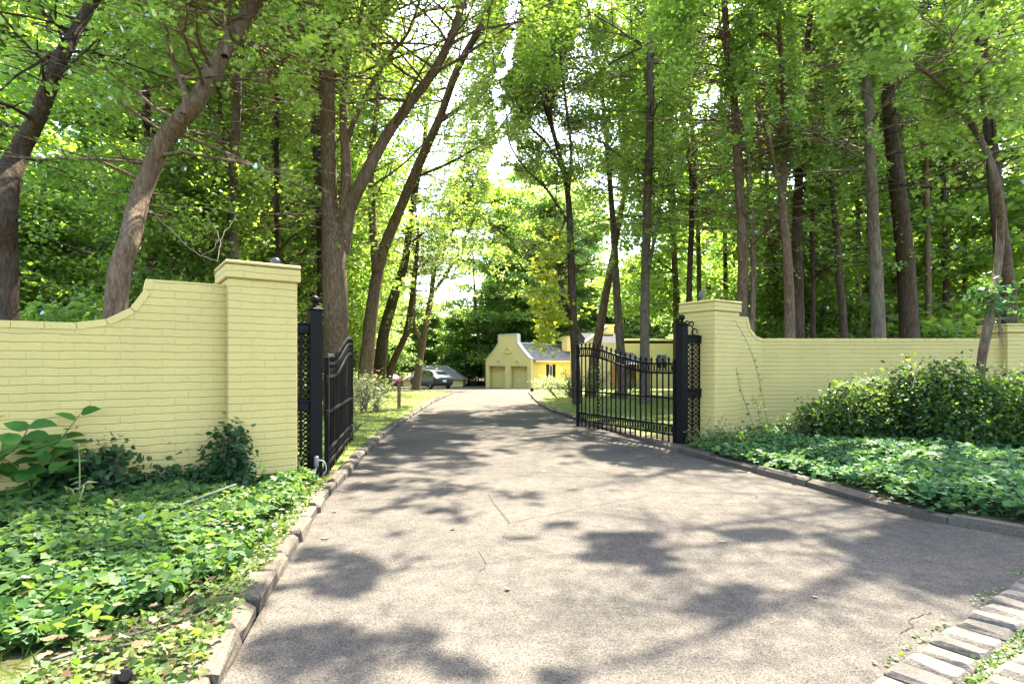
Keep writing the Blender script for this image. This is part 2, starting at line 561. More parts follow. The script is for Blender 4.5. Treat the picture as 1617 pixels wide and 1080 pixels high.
def leaf_frames(n, tilt, rng, face=None, facew=0.0):
    """random leaf orientations: normals about straight up, spread by tilt (radians)"""
    nz = np.abs(rng.normal(0, tilt, n))
    az = rng.uniform(0, 2 * PI, n)
    nrm = np.stack([np.sin(nz) * np.cos(az), np.sin(nz) * np.sin(az), np.cos(nz)], 1)
    if face is not None:
        nrm = nrm * (1 - facew) + np.asarray(face) * facew
        nrm /= np.linalg.norm(nrm, axis=1, keepdims=True)
    yaw = rng.uniform(0, 2 * PI, n)
    h = np.stack([np.cos(yaw), np.sin(yaw), np.zeros(n)], 1)
    h = h - nrm * (h * nrm).sum(1, keepdims=True)
    h /= np.maximum(np.linalg.norm(h, axis=1, keepdims=True), 1e-6)
    s = np.cross(h, nrm)
    return s, h, nrm


def leaves_mesh(name, cen, size, frames, tpl, mat):
    tv, tf = tpl
    n, k = len(cen), len(tv)
    s, h, nn = frames
    V = cen[:, None, :] + size[:, None, None] * (tv[None, :, 0:1] * s[:, None, :] + tv[None, :, 1:2] * h[:, None, :] + tv[None, :, 2:3] * nn[:, None, :])
    me = bpy.data.meshes.new(name)
    me.vertices.add(n * k)
    me.vertices.foreach_set('co', V.reshape(-1).astype(np.float32))
    sizes = np.array([len(f) for f in tf])
    flat = np.concatenate([np.array(f) for f in tf])
    loops = (flat[None, :] + (np.arange(n) * k)[:, None]).reshape(-1)
    starts1 = np.concatenate([[0], np.cumsum(sizes)[:-1]])
    starts = (starts1[None, :] + (np.arange(n) * len(flat))[:, None]).reshape(-1)
    me.loops.add(len(loops))
    me.loops.foreach_set('vertex_index', loops.astype(np.int32))
    me.polygons.add(n * len(tf))
    me.polygons.foreach_set('loop_start', starts.astype(np.int32))
    try:
        me.polygons.foreach_set('loop_total', np.tile(sizes, n).astype(np.int32))
    except Exception:
        pass
    me.materials.append(mat)
    me.update(calc_edges=True)
    return me


# smooth value noise on the ground, used to decide where the canopy lets the sun through
_perm = R.random((256, 256))


def vnoise(x, y):
    xi, yi = np.floor(x).astype(int), np.floor(y).astype(int)
    fx, fy = x - xi, y - yi
    fx, fy = fx * fx * (3 - 2 * fx), fy * fy * (3 - 2 * fy)
    a = _perm[xi % 256, yi % 256]; b = _perm[(xi + 1) % 256, yi % 256]
    c = _perm[xi % 256, (yi + 1) % 256]; d = _perm[(xi + 1) % 256, (yi + 1) % 256]
    return (a * (1 - fx) + b * fx) * (1 - fy) + (c * (1 - fx) + d * fx) * fy


LIT = [(at(866, 505, 16.3), 1.5), (at(690, 600, 48), 2.2)]
# where the canopy is closed (shade on the ground): centre u, v, radii, density
SHADE = [(800, 646, 190, 26, .84), (640, 745, 150, 80, .56), (500, 905, 130, 48, .64), (560, 1035, 200, 58, .66), (1150, 712, 230, 34, .84),
         (1000, 700, 110, 26, .45), (1520, 880, 170, 58, .86), (1150, 862, 240, 30, .46), (1270, 990, 180, 75, .50), (1050, 800, 90, 30, .16)]


def shade_density(u, v, x):
    d = np.full(u.shape, .09)
    for cx, cy, rx, ry, k in SHADE:
        q = ((u - cx) / rx) ** 2 + ((v - cy) / ry) ** 2
        d = np.maximum(d, k * np.clip(1.5 - q, 0, 1) ** .6)
    return d


def sunlit_keep(c):
    """False for leaves that would shade the open, sunlit parts of the drive and beds"""
    t = (c[:, 2]) / math.tan(SUN_EL)
    gx = c[:, 0] - math.sin(SUN_AZ) * t
    gy = c[:, 1] - math.cos(SUN_AZ) * t
    gz = np.interp(gy, GY, GZ)
    t = (c[:, 2] - gz) / math.tan(SUN_EL)
    gx = c[:, 0] - math.sin(SUN_AZ) * t
    gy = c[:, 1] - math.cos(SUN_AZ) * t
    u, v = px(np.stack([gx, gy, gz], 1))
    dens = shade_density(u, v, gx)
    left = np.interp(gy, [0, 3, 5.2, 9.0, 15, 24, 34], [-1.15, -1.3, -1.62, -2.0, -2.4, -2.75, -3.4])
    right = np.interp(gy, [4, 5.4, 7.6, 9, 12, 18, 30], [6, 3.9, 2.3, 1.9, 1.2, 1.0, .9])
    dens = np.where(gx < left, np.where(gy < 6, np.where((u > 150) & (v < 910), .16, .45), .42), dens)
    dens = np.where(gx > right, np.where(gy < 9, .90, .55), dens)
    dens = np.where(gy > 31, .5, dens)
    n = .34 * vnoise(gx * 2.3 + 7, gy * 2.3 + 3) + .36 * vnoise(gx * 4.8, gy * 4.8 + 40) + .30 * vnoise(gx * 10.5, gy * 10.5 + 4)
    n = np.clip((n - .5) * 2.2 + .5, 0, 1)
    keep = n < dens
    far = (gy < .9) | (gy > 62) | (np.abs(gx) > 14)
    keep = keep | far
    sd = np.array([math.sin(SUN_AZ) * math.cos(SUN_EL), math.cos(SUN_AZ) * math.cos(SUN_EL), math.sin(SUN_EL)])
    for q, r in LIT:
        w = c - np.array(q)
        l = w @ sd
        dist = np.linalg.norm(w - l[:, None] * sd[None, :], axis=1)
        keep &= ~((l > .6) & (dist < r))
    strong = (dens > .55) & ~far & (gx > left) & (gx < right)
    return keep, strong


def sun_holes(c, open_=.5):
    """clearings that run along the sun's direction, so that light reaches deep into the wood"""
    t = c[:, 2] / math.tan(SUN_EL)
    a = c[:, 0] - math.sin(SUN_AZ) * t
    b = c[:, 1] - math.cos(SUN_AZ) * t
    n = .5 * vnoise(a * 1.1 + 70, b * 1.1 + 20) + .5 * vnoise(a * 3.1 + 9, b * 3.1 + 31)
    return n > open_


# the opening in the canopy over the drive: centre line u, v and half width in the photograph
GAP = [(822, -60, 6), (805, 60, 10), (790, 150, 14), (795, 260, 22), (800, 330, 28), (775, 400, 34), (745, 440, 28), (715, 470, 22)]


# trunks the photograph shows free of leaves: line, distance, half width, upper end
BARE = [([(186, 460), (205, 380), (222, 310), (258, 225), (310, 160), (352, 85), (400, 5)], 9.2, 20, -20), ([(8, 430), (10, 285), (30, 240), (62, 178), (92, 100), (125, 40)], 9.2, 17, 20),
        ([(530, 480), (527, 405), (521, 330), (519, 240), (516, 120)], 13.6, 20, 110), ([(552, 330), (574, 282), (610, 215), (650, 160), (690, 105), (722, 35)], 14, 13, 20),
        ([(580, 560), (590, 470), (604, 400), (640, 310), (668, 245), (695, 185), (722, 110), (755, 50)], 19, 12, 40), ([(238, 440), (238, 330), (232, 200), (230, 100)], 13, 9, 120), ([(369, 430), (366, 330), (372, 220), (376, 120)], 12.5, 9, 120),
        ([(437, 420), (437, 300), (436, 180)], 15.5, 6, 150), ([(508, 480), (506, 340), (500, 240)], 19, 8, 180),
        ([(904, 480), (901, 390), (897, 310)], 17, 9, 300), ([(1019, 440), (1022, 330), (1026, 220), (1027, 110)], 17.5, 9, 90), ([(973, 450), (970, 380), (964, 300)], 20.5, 8, 280),
        ([(1088, 470), (1092, 350), (1090, 260)], 19, 7, 240), ([(1173, 490), (1173, 390), (1167, 280), (1160, 170)], 14, 12, 150), ([(1247, 500), (1243, 400), (1236, 320), (1238, 230)], 13.5, 11, 200),
        ([(1331, 500), (1324, 430), (1320, 360)], 15, 8, 330), ([(1386, 480), (1380, 370), (1376, 280), (1370, 160)], 12.5, 12, 120), ([(1434, 480), (1425, 360), (1412, 250), (1403, 150)], 16, 16, 130),
        ([(1594, 500), (1582, 390), (1568, 260), (1556, 130), (1546, 10)], 12, 13, 60), ([(1560, 515), (1573, 440), (1580, 370), (1576, 300), (1558, 240), (1528, 190)], 7.7, 10, 180),
        ([(1466, 500), (1462, 320), (1460, 220)], 18, 7, 260), ([(1494, 500), (1490, 320), (1486, 220)], 19.5, 7, 260), ([(1284, 480), (1283, 380)], 17, 6, 330), ([(1261, 500), (1259, 390), (1262, 260)], 15.5, 10, 230)]


def view_keep(c, rng, strict=1.0):
    """keeps the sky opening and the view down the drive to the buildings clear"""
    u, v = px(c)
    keep = np.ones(len(c), bool)
    gv = np.array([q[1] for q in GAP]); gu = np.array([q[0] for q in GAP]); gw = np.array([q[2] for q in GAP])
    mid = np.interp(v, gv, gu); hw = np.interp(v, gv, gw)
    inside = (np.abs(u - mid) < hw * (.85 + 1.3 * (vnoise(u * .03, v * .03) - .55))) & (v < 475)
    keep &= ~(inside & (.6 * vnoise(u * .06 + 5, v * .06) + .4 * vnoise(u * .15, v * .15) > .42))
    y = c[:, 1]
    for line, yt, hw_, vt in BARE:
        a = np.array(sorted([(q[1], q[0]) for q in line]))
        ins = (np.abs(u - np.interp(v, a[:, 0], a[:, 1])) < hw_ * 1.15) & (v > vt) & (v < 560) & (y < yt)
        keep &= ~(ins & (vnoise(u * .05 + 3, v * .05 + yt) > .26))
    keep &= ~((u > 686) & (u < 925) & (v > 470) & (v < 640) & (y < 60))
    keep &= ~((u > 600) & (u < 730) & (v > 572) & (v < 640) & (y < 60))
    keep &= ~((u >= 925) & (u < 1072) & (v > 505) & (v < 660) & (y < 52) & (vnoise(u * .05, v * .05 + 9) > .30))
    keep &= ~((u > 470) & (u < 690) & (v > 560) & (y < 40))
    return keep


def sprays_to_leaves(sp, per, rad, rng, size, droop=.25):
    """sp: (n,3) spray centres -> leaf centres in flat layered sprays"""
    n = len(sp)
    idx = np.repeat(np.arange(n), per)
    r = rad * np.sqrt(rng.random(n * per)) * rng.uniform(.6, 1.25, n)[idx]
    th = rng.uniform(0, 2 * PI, n * per)
    tiltx = rng.normal(0, .28, n)[idx]; tilty = rng.normal(0, .28, n)[idx]
    dx, dy = r * np.cos(th), r * np.sin(th)
    dz = -droop * r * r / rad + dx * tiltx + dy * tilty + rng.normal(0, .07, n * per)
    c = sp[idx] + np.stack([dx, dy, dz], 1)
    return c


def grow(mb, stem, srad, rng, nb, L, t0, rise=(.15, .7), spray_gap=.45, thin=.012, minz=None):
    """side branches on a stem; returns the spray centres"""
    stem = [np.array(p) for p in stem]
    cum = np.concatenate([[0], np.cumsum([np.linalg.norm(stem[i + 1] - stem[i]) for i in range(len(stem) - 1)])])
    S = []
    for b in range(nb):
        t = t0 + (1 - t0) * rng.random() ** .85
        d = t * cum[-1]
        i = min(max(int(np.searchsorted(cum, d)) - 1, 0), len(stem) - 2)
        q = (d - cum[i]) / max(cum[i + 1] - cum[i], 1e-6)
        p = stem[i] * (1 - q) + stem[i + 1] * q
        r0 = srad[i] * (1 - q) + srad[i + 1] * q
        ln = rng.uniform(*L) * (1.15 - .55 * t)
        az = b * 2.4 + rng.uniform(-.6, .6)
        el = rng.uniform(*rise)
        dirv = np.array([math.cos(az) * math.cos(el), math.sin(az) * math.cos(el), math.sin(el)])
        pts = [p]
        ns = 5
        for k in range(ns):
            dirv = dirv + np.array([rng.normal(0, .13), rng.normal(0, .13), rng.normal(-.05, .09)])
            dirv /= np.linalg.norm(dirv)
            pts.append(pts[-1] + dirv * ln / ns)
        rb = min(r0 * .40, .010 + ln * .0075)
        rr = [rb * (1 - .85 * k / ns) + thin * .3 for k in range(ns + 1)]
        mb.tube(pts, rr, 5, cap=False)
        for k in range(1, ns + 1):
            S.append(pts[k])
            if k > 1:
                S.append((pts[k] + pts[k - 1]) / 2 + np.array([0, 0, .05]))
            for sgn in (-1, 1):
                if rng.random() < .75:
                    side = np.cross(dirv, [0, 0, 1]); side /= max(np.linalg.norm(side), 1e-6)
                    tl = ln * rng.uniform(.18, .42)
                    e = pts[k] + (side * sgn * .85 + dirv * .5 + np.array([0, 0, rng.uniform(-.15, .25)])) * tl
                    mb.tube([pts[k], (pts[k] + e) / 2 + np.array([0, 0, .04]), e], [rr[k] * .6, rr[k] * .45, thin * .35], 4, cap=False)
                    S.append(e)
                    if tl > spray_gap * 1.6:
                        S.append((pts[k] + e) / 2)
    return np.array(S)


# ================================================================== SETTING
# ---- drive edges (plan), from the photograph
LE = [(330, 1115), (360, 1062), (400, 985), (450, 900), (480, 845), (515, 790), (540, 762), (590, 706), (640, 665), (690, 633), (712, 623)]
RE = [(835, 622), (853, 640), (908, 663), (992, 690), (1040, 705), (1195, 748), (1328, 783), (1429, 814), (1617, 849), (1800, 880)]
LEP = [P(*q) for q in LE]
REP = [P(*q) for q in RE]
LEP = [Vector((LEP[0].x + .45, -1.5, 0)), Vector((LEP[0].x + .12, 1.2, 0))] + LEP
# the turning court in front of the garage
court_l = [LEP[-1], LEP[-1] + Vector((-.25, 2.6, 0)), LEP[-1] + Vector((-1.6, 6.5, 0)), LEP[-1] + Vector((-5, 11, 0)), LEP[-1] + Vector((-14, 15, 0)), LEP[-1] + Vector((-24, 17, 0))]
court_r = [REP[0], REP[0] + Vector((.15, 3, 0)), REP[0] + Vector((1.3, 6.5, 0)), REP[0] + Vector((4, 9.5, 0)), REP[0] + Vector((12, 12, 0)), REP[0] + Vector((24, 13, 0))]


def dens_path(pts, step=.35):
    pts = [Vector((p.x, p.y, 0)) for p in pts]
    pp, _ = smooth_path(pts, [0] * len(pts), 10)
    out = [pp[0]]
    for p in pp[1:]:
        if (p - out[-1]).length >= step:
            out.append(p)
    out.append(pp[-1])
    return out


EL = dens_path(LEP[:-1] + court_l)
ER = dens_path(list(reversed(court_r))[:-1] + REP)      # from far to near
ELa = np.array([(p.x, p.y) for p in EL]); ERa = np.array([(p.x, p.y) for p in ER])


def poly_fill(name, loop, mat, zf, parent=None, cuts=0, maxlen=1.5):
    bm = bmesh.new()
    vs = [bm.verts.new((x, y, 0)) for x, y in loop]
    f = bm.faces.new(vs)
    bmesh.ops.triangulate(bm, faces=[f])
    for y in list(np.arange(-2, 12, 2)) + list(np.arange(12, 80, 2.0)):
        geom = bm.verts[:] + bm.edges[:] + bm.faces[:]
        bmesh.ops.bisect_plane(bm, geom=geom, plane_co=(0, float(y), 0), plane_no=(0, 1, 0))
    for v in bm.verts:
        v.co.z = zf(v.co.x, v.co.y)
    bmesh.ops.recalc_face_normals(bm, faces=bm.faces)
    for fc in bm.faces:
        if fc.normal.z < 0:
            fc.normal_flip()
    me = bpy.data.meshes.new(name)
    bm.to_mesh(me)
    bm.free()
    me.materials.append(mat)
    return link(name, me, parent)


# ground: one wide sheet under everything
mb = MB()
xs = [-320, -120, -60, -30, -15, -6, 0, 6, 15, 30, 60, 120, 320]
ys = [-60, -20, 0, 5, 10, 15, 20, 25, 30, 35, 40, 45, 50, 56, 63, 70, 85, 100, 160, 400]
vs = [(x, y, g(y) - .06) for y in ys for x in xs]
fs = []
for j in range(len(ys) - 1):
    for i in range(len(xs) - 1):
        a = j * len(xs) + i
        fs.append((a, a + 1, a + 1 + len(xs), a + len(xs)))
mb.add(vs, fs)
tag(mb.build('ground', M['soil']), kind='structure')

# driveway: drive + turning court, flaring out to the street in front
loop = [(p.x, p.y) for p in EL] + [(-26, 62), (30, 60)] + [(p.x, p.y) for p in ER] + [(9, 3.0), (9, -1.5)]
drive = tag(poly_fill('driveway', loop, M['asphalt'], lambda x, y: g(y)), kind='structure')
# seams and cracks in the asphalt
mb = MB()


def crack(pix, w):
    pts = [P(*q) for q in pix]
    pp, _ = smooth_path(pts, [0] * len(pts), 6)
    pp = [p + Vector((random.uniform(-.006, .006), random.uniform(-.006, .006), .004)) for p in pp]
    for i in range(len(pp) - 1):
        d = (pp[i + 1] - pp[i]); d.z = 0
        s = Vector((-d.y, d.x, 0)).normalized()
        w0, w1 = w * random.uniform(.5, 1.2) / 2, w * random.uniform(.5, 1.2) / 2
        mb.add([pp[i] - s * w0, pp[i] + s * w0, pp[i + 1] + s * w1, pp[i + 1] - s * w1], [(0, 3, 2, 1)])


crack([(772, 780), (785, 800), (805, 826)], .022)
crack([(805, 826), (900, 806), (1010, 786), (1045, 781)], .006)
crack([(756, 870), (768, 890), (758, 902)], .006)
crack([(480, 868), (520, 862), (545, 859)], .006)
crack([(1130, 765), (1160, 758), (1180, 750)], .007)
crack([(1420, 1000), (1440, 990), (1438, 978), (1470, 968)], .007)
tag(mb.build('driveway_cracks', M['crack']), kind='structure')


# beds, lawns and wood floor either side, level with the top of the kerb
def hb(x, y):
    b = g(y) + .075
    d = .05 * math.sin(x * 1.3 + y * .7) * math.sin(y * .9 - x * .4)
    near = min(1.0, max(0.0, (min(np.min(np.hypot(ELa[:, 0] - x, ELa[:, 1] - y)), np.min(np.hypot(ERa[:, 0] - x, ERa[:, 1] - y))) - .15) / 1.2))
    return b + near * (.05 + d * .7)


KW = .14
WL_DIR = Vector((math.cos(math.radians(35)), math.sin(math.radians(35)), 0))
WL_N = Vector((-WL_DIR.y, WL_DIR.x, 0))      # pointing away from the street


def offs(path, d):
    o = []
    for i, p in enumerate(path):
        a, b = path[max(i - 1, 0)], path[min(i + 1, len(path) - 1)]
        t = (b - a).normalized()
        o.append(p + Vector((-t.y, t.x, 0)) * d)
    return o


OL = offs(EL, KW * .8)      # the side away from the drive
ORr = offs(ER, KW * .8)
split_l = min(range(len(OL)), key=lambda i: abs(OL[i].y - 6.6))
split_r = min(range(len(ORr)), key=lambda i: abs(ORr[i].y - 9.4))


def fine_sheet(name, edge, sgn, mat, widths):
    """strip sheet: rows along the kerb line, stepping outwards"""
    mb = MB()
    n = len(widths)
    vs = []
    for p in edge:
        for w in widths:
            x, y = p.x + sgn * w, p.y
            vs.append((x, y, hb(x, y)))
    fs = []
    for i in range(len(edge) - 1):
        for j in range(n - 1):
            a = i * n + j
            fs.append((a, a + 1, a + n + 1, a + n))
    mb.add(vs, fs)
    o = mb.build(name, mat, smooth=True)
    for f in o.data.polygons:
        if f.normal.z < 0:
            o.data.flip_normals()
            break
    return tag(o, kind='structure')


WID = [0, .15, .4, .8, 1.3, 2, 3, 4.5, 7, 12, 30]
yl = [p for p in OL if p.y < 46]
fine_sheet('ground_bed', [p for p in yl[:split_l + 1]], -1, M['soil'], WID)
fine_sheet('lawn', [p for p in yl[split_l:]], -1, M['lawn'], WID)
yr = [p for p in ORr if p.y < 41 and p.x < 60]
fine_sheet('lawn_beside_drive', [p for p in ORr[:split_r + 1] if p.y < 41.4], 1, M['lawn'], WID)
fine_sheet('ground_bed_beside_wall', ORr[split_r:], 1, M['soil'], WID)


# kerbs: rough stones set end to end
def kerb(name, path, sgn, y1, ln=(.22, .42), h=.078):
    mb = MB()
    d = 0.0
    i = 0
    pts = [p for p in path if p.y < y1]
    cum = [0]
    for a, b in zip(pts, pts[1:]):
        cum.append(cum[-1] + (b - a).length)

    def ev(s):
        k = min(max(int(np.searchsorted(cum, s)) - 1, 0), len(pts) - 2)
        q = (s - cum[k]) / max(cum[k + 1] - cum[k], 1e-6)
        return pts[k].lerp(pts[k + 1], q)
    s = 0.0
    while s < cum[-1] - .5:
        l = random.uniform(*ln)
        a, b = ev(s), ev(s + l)
        m = (a + b) / 2
        t = (b - a)
        rz = math.atan2(t.y, t.x)
        nrm = Vector((-t.y, t.x, 0)).normalized() * sgn
        c = m + nrm * (KW * .5 + random.uniform(-.012, .012))
        hh = h + random.uniform(-.018, .012)
        rnd_b = random.uniform(.018, .035)
        mb.box((c.x, c.y, g(m.y) + hh / 2 - .025), (t.length - .012, KW + random.uniform(-.015, .02), hh + .05), rz + random.uniform(-.03, .03), rnd_b, .010)
        s += l
    return tag(mb.build(name, M['granite']), kind='structure')


kerb('kerb_left', EL, 1, 47)
kerb('kerb_right', ER, 1, 41, (.5, .95), .082)

# granite setts of the street apron, set in moss
mb = MB()
mb.add([(1.25, 1.7, .003), (8, 6.43, .003), (9.5, 4.3, .003), (2.6, -.6, .003), (.4, -.6, .003)], [(0, 4, 3, 2, 1)])
sett_base = P(1476, 1009)
for row in range(7):
    for k in range(-10, 34):
        o = sett_base + WL_DIR * (k * .152 + (row % 2) * .07 + random.uniform(-.01, .01)) - WL_N * (row * .255)
        c = o - WL_N * .105 - WL_DIR * .01
        if c.y < -.4:
            continue
        mb.cur = 1
        mb.box((c.x, c.y, -.004 + random.uniform(-.006, .006)), (.129 + random.uniform(-.012, .008), .205 + random.uniform(-.02, .02), .06), math.radians(35) + random.uniform(-.06, .06), .018, .005)
tag(mb.build('sett_apron', [M['moss'], M['sett']]), kind='structure')

# ================================================================== WALLS AND PILLARS
ANG = math.radians(35)
LP0 = Vector((-2.59, 5.20, 0))        # street-side left corner of the left pillar
PW = .61
RP0 = Vector((2.98, 8.37, 0))
PH = 2.20


def swoop(x0, x1, z0, z1, n=14):
    """concave curve from (x0,z0) low to (x1,z1) high"""
    out = []
    for i in range(n + 1):
        q = i / n * PI / 2
        out.append((x0 + (x1 - x0) * math.sin(q) , z0 + (z1 - z0) * (1 - math.cos(q))))
    return out


def pillar(loc, rz, w, h, capw, caph, label):
    root = empty('gate_pillar', loc, rz, label, 'pillar')
    mb = MB()
    mb.box((w / 2, w / 2, (h - caph) / 2 - .15), (w, w, h - caph + .3), 0, .008)
    mb.build('shaft', M['brick'], root)
    mb = MB()
    e = (capw - w)
    mb.box((w / 2, w / 2, h - caph * .62), (w + e, w + e, caph * .76), 0, .01)
    mb.box((w / 2, w / 2, h - caph * .12 + .003), (w + e + .012, w + e + .012, caph * .24), 0, .012, .002)
    mb.build('cap', M['brick'], root)
    return root


pillar(LP0, ANG, PW, PH, PW + .05, .16, 'tall yellow painted brick gate pillar at the end of the near wall')
pillar(RP0, ANG, PW, PH, PW + .05, .16, 'yellow painted brick gate pillar on the far side of the drive')

# near wall (left): local x runs towards the gate, ends at the pillar
TH = .30


def coping_along(mb, path, y0, y1, t=.055, step=.07):
    """header bricks laid along the top edge"""
    cum = [0]
    for a, b in zip(path, path[1:]):
        cum.append(cum[-1] + math.hypot(b[0] - a[0], b[1] - a[1]))
    s = 0
    while s < cum[-1] - .02:
        e = min(s + step, cum[-1])
        q = []
        for w in (s + .002, e - .002):
            k = min(max(int(np.searchsorted(cum, w)) - 1, 0), len(path) - 2)
            f = (w - cum[k]) / max(cum[k + 1] - cum[k], 1e-9)
            q.append((path[k][0] + (path[k + 1][0] - path[k][0]) * f, path[k][1] + (path[k + 1][1] - path[k][1]) * f))
        dx, dz = q[1][0] - q[0][0], q[1][1] - q[0][1]
        L_ = max(math.hypot(dx, dz), 1e-6)
        nx, nz = -dz / L_, dx / L_
        if nz < 0:
            nx, nz = -nx, -nz
        j = random.uniform(-.002, .002)
        poly = [(q[0][0] - nx * .05, q[0][1] - nz * .05), (q[1][0] - nx * .05, q[1][1] - nz * .05), (q[1][0] + nx * (.006 + j), q[1][1] + nz * (.006 + j)), (q[0][0] + nx * (.006 + j), q[0][1] + nz * (.006 + j))]
        mb.prism(poly, y0 - .006 + j, y1 + .006)
        s = e


root = empty('brick_wall', LP0 + WL_N * .13, ANG, 'low yellow brick wall with swooped end beside the near gate pillar', 'wall')
zl, zh = 1.585, 1.99
top = [(-7.0, zl)] + swoop(-1.12, -.62, zl, zh)
mb = MB()
mb.prism([(-7.0, -.3), (0, -.3), (0, zh)] + list(reversed(top)), 0, TH)
mb.build('wall', M['brick'], root)
mb = MB()
coping_along(mb, top, 0, TH, step=.2032)
mb.build('coping', M['coping'], root)

# far wall (right): a short swooped piece in line with the pillar, then turning to run across the picture
root = empty('brick_wall', RP0 + WL_DIR * PW + WL_N * .13, ANG, 'yellow brick wall with swooped end beside the far gate pillar and bushes', 'wall')
zl2, zh2 = 1.66, 2.0
crv = [(0, zh2), (.42, zh2)] + [(x, z) for x, z in [(.42 + (.44) * (1 - math.cos(i / 12 * PI / 2)) , zh2 - (zh2 - zl2) * math.sin(i / 12 * PI / 2)) for i in range(1, 13)]]
mb = MB()
L1 = .86
mb.prism([(0, -.3), (L1, -.3)] + list(reversed(crv)), 0, TH)
corner = RP0 + WL_DIR * (PW + L1) + WL_N * .13
# second leg in the same mesh, in the wall's local frame
c35, s35 = math.cos(-ANG), math.sin(-ANG)


def leg2(x, y):
    return (L1 + x * c35 - y * s35, x * s35 + y * c35)


X2 = 8.0 - corner.x
vs = []
for x, y in ((0, 0), (X2, 0), (X2, TH), (-.09, TH)):
    a, b = leg2(x, y)
    vs += [(a, b, -.3), (a, b, zl2)]
mb.add(vs, [(0, 2, 3, 1), (2, 4, 5, 3), (4, 6, 7, 5), (6, 0, 1, 7), (1, 3, 5, 7), (0, 6, 4, 2)])
mb.build('wall', M['brick'], root)
mb = MB()
coping_along(mb, crv[1:], 0, TH, step=.2032)
for k in range(int(X2 / .2032)):
    a, b = leg2((k + .5) * .2032, TH / 2)
    mb.box((a, b, zl2 - .018 + random.uniform(-.002, .002)), (.199, TH + .012, .055), -ANG, .004)
mb.build('coping', M['coping'], root)
p = pillar(Vector((8.0, corner.y - .12, 0)), 0, .55, 1.90, .60, .14, 'yellow brick end pillar at the far end of the wall behind the bushes')
p.name = 'wall_pillar'
mb = MB()      # the wall goes on beyond it
mb.prism([(0, -.3), (6, -.3), (6, 1.66), (0, 1.66)], 0, TH)
tag(mb.build('brick_wall', M['brick'], None, loc=Vector((8.55, corner.y, 0))), 'yellow brick wall continuing beyond the end pillar at the picture edge', 'wall')

# ---- little fittings on the pillar tops
o = empty('pillar_lamp', LP0 + WL_DIR * .50 + WL_N * .42 + Vector((0, 0, PH)), ANG, 'small round glass lamp on a stem on top of the near pillar', 'lamp')
mb = MB(); mb.lathe((0, 0, 0), [(.03, 0), (.03, .015), (.012, .02), (.012, .05)], 12); mb.build('stem', M['black'], o, True)
mb = MB(); mb.lathe((0, 0, .05), [(.018, 0), (.042, .012), (.052, .042), (.042, .074), (.016, .088)], 18); mb.build('globe', M['globe'], o, True)
o = empty('pillar_spotlight', RP0 + WL_DIR * .16 + WL_N * .36 + Vector((0, 0, PH)), ANG, 'small grey spotlight on top of the far gate pillar', 'lamp')
mb = MB(); mb.lathe((0, 0, 0), [(.05, 0), (.05, .02), (.02, .03), (.02, .06)], 12); mb.build('base', M['pale_metal'], o, True)
mb = MB(); mb.tube([(-.03, 0, .06), (0, 0, .1), (.03, 0, .15)], [.03, .045, .05], 12); mb.build('lamp_head', M['pole'], o, True)

# ================================================================== GATES
PL = Vector((-2.06, 5.95, 0))
PR = Vector((2.52, 8.45, 0))


def gate_post(loc, h, label):
    root = empty('gate_post', loc, ANG, label, 'gate post', None)
    mb = MB(); mb.box((0, 0, h / 2 - .1), (.125, .125, h + .2), 0, .006); mb.build('shaft', M['black'], root)
    mb = MB(); mb.box((0, 0, h + .01), (.15, .15, .022), 0, .006); mb.box((0, 0, h + .03), (.10, .10, .02), 0, .005); mb.build('cap', M['black'], root)
    mb = MB()
    prof = [(.024, .04), (.03, .05), (.02, .058), (.02, .068)] + [(.045 * math.sin(a), .112 - .045 * math.cos(a)) for a in np.linspace(.5, PI - .05, 10)]
    mb.lathe((0, 0, h), prof, 16); mb.build('ball_finial', M['black'], root, True)
    return root


gate_post(PL, 1.81, 'black square iron gate post with ball beside the near pillar')
gate_post(PR, 1.83, 'black square iron gate post with ball beside the far pillar')


def motif(mb, cx, cz, r, y=0., t=.006):
    """back to back scrolls in a ring"""
    mb.tube(arc(cx, cz, r, 0, 2 * PI, 16, y), t, 5, False)
    mb.tube(arc(cx - r * 1.05, cz, r * .75, -PI / 3.1, PI / 3.1, 8, y), t, 5)
    mb.tube(arc(cx + r * 1.05, cz, r * .75, PI - PI / 3.1, PI + PI / 3.1, 8, y), t, 5)


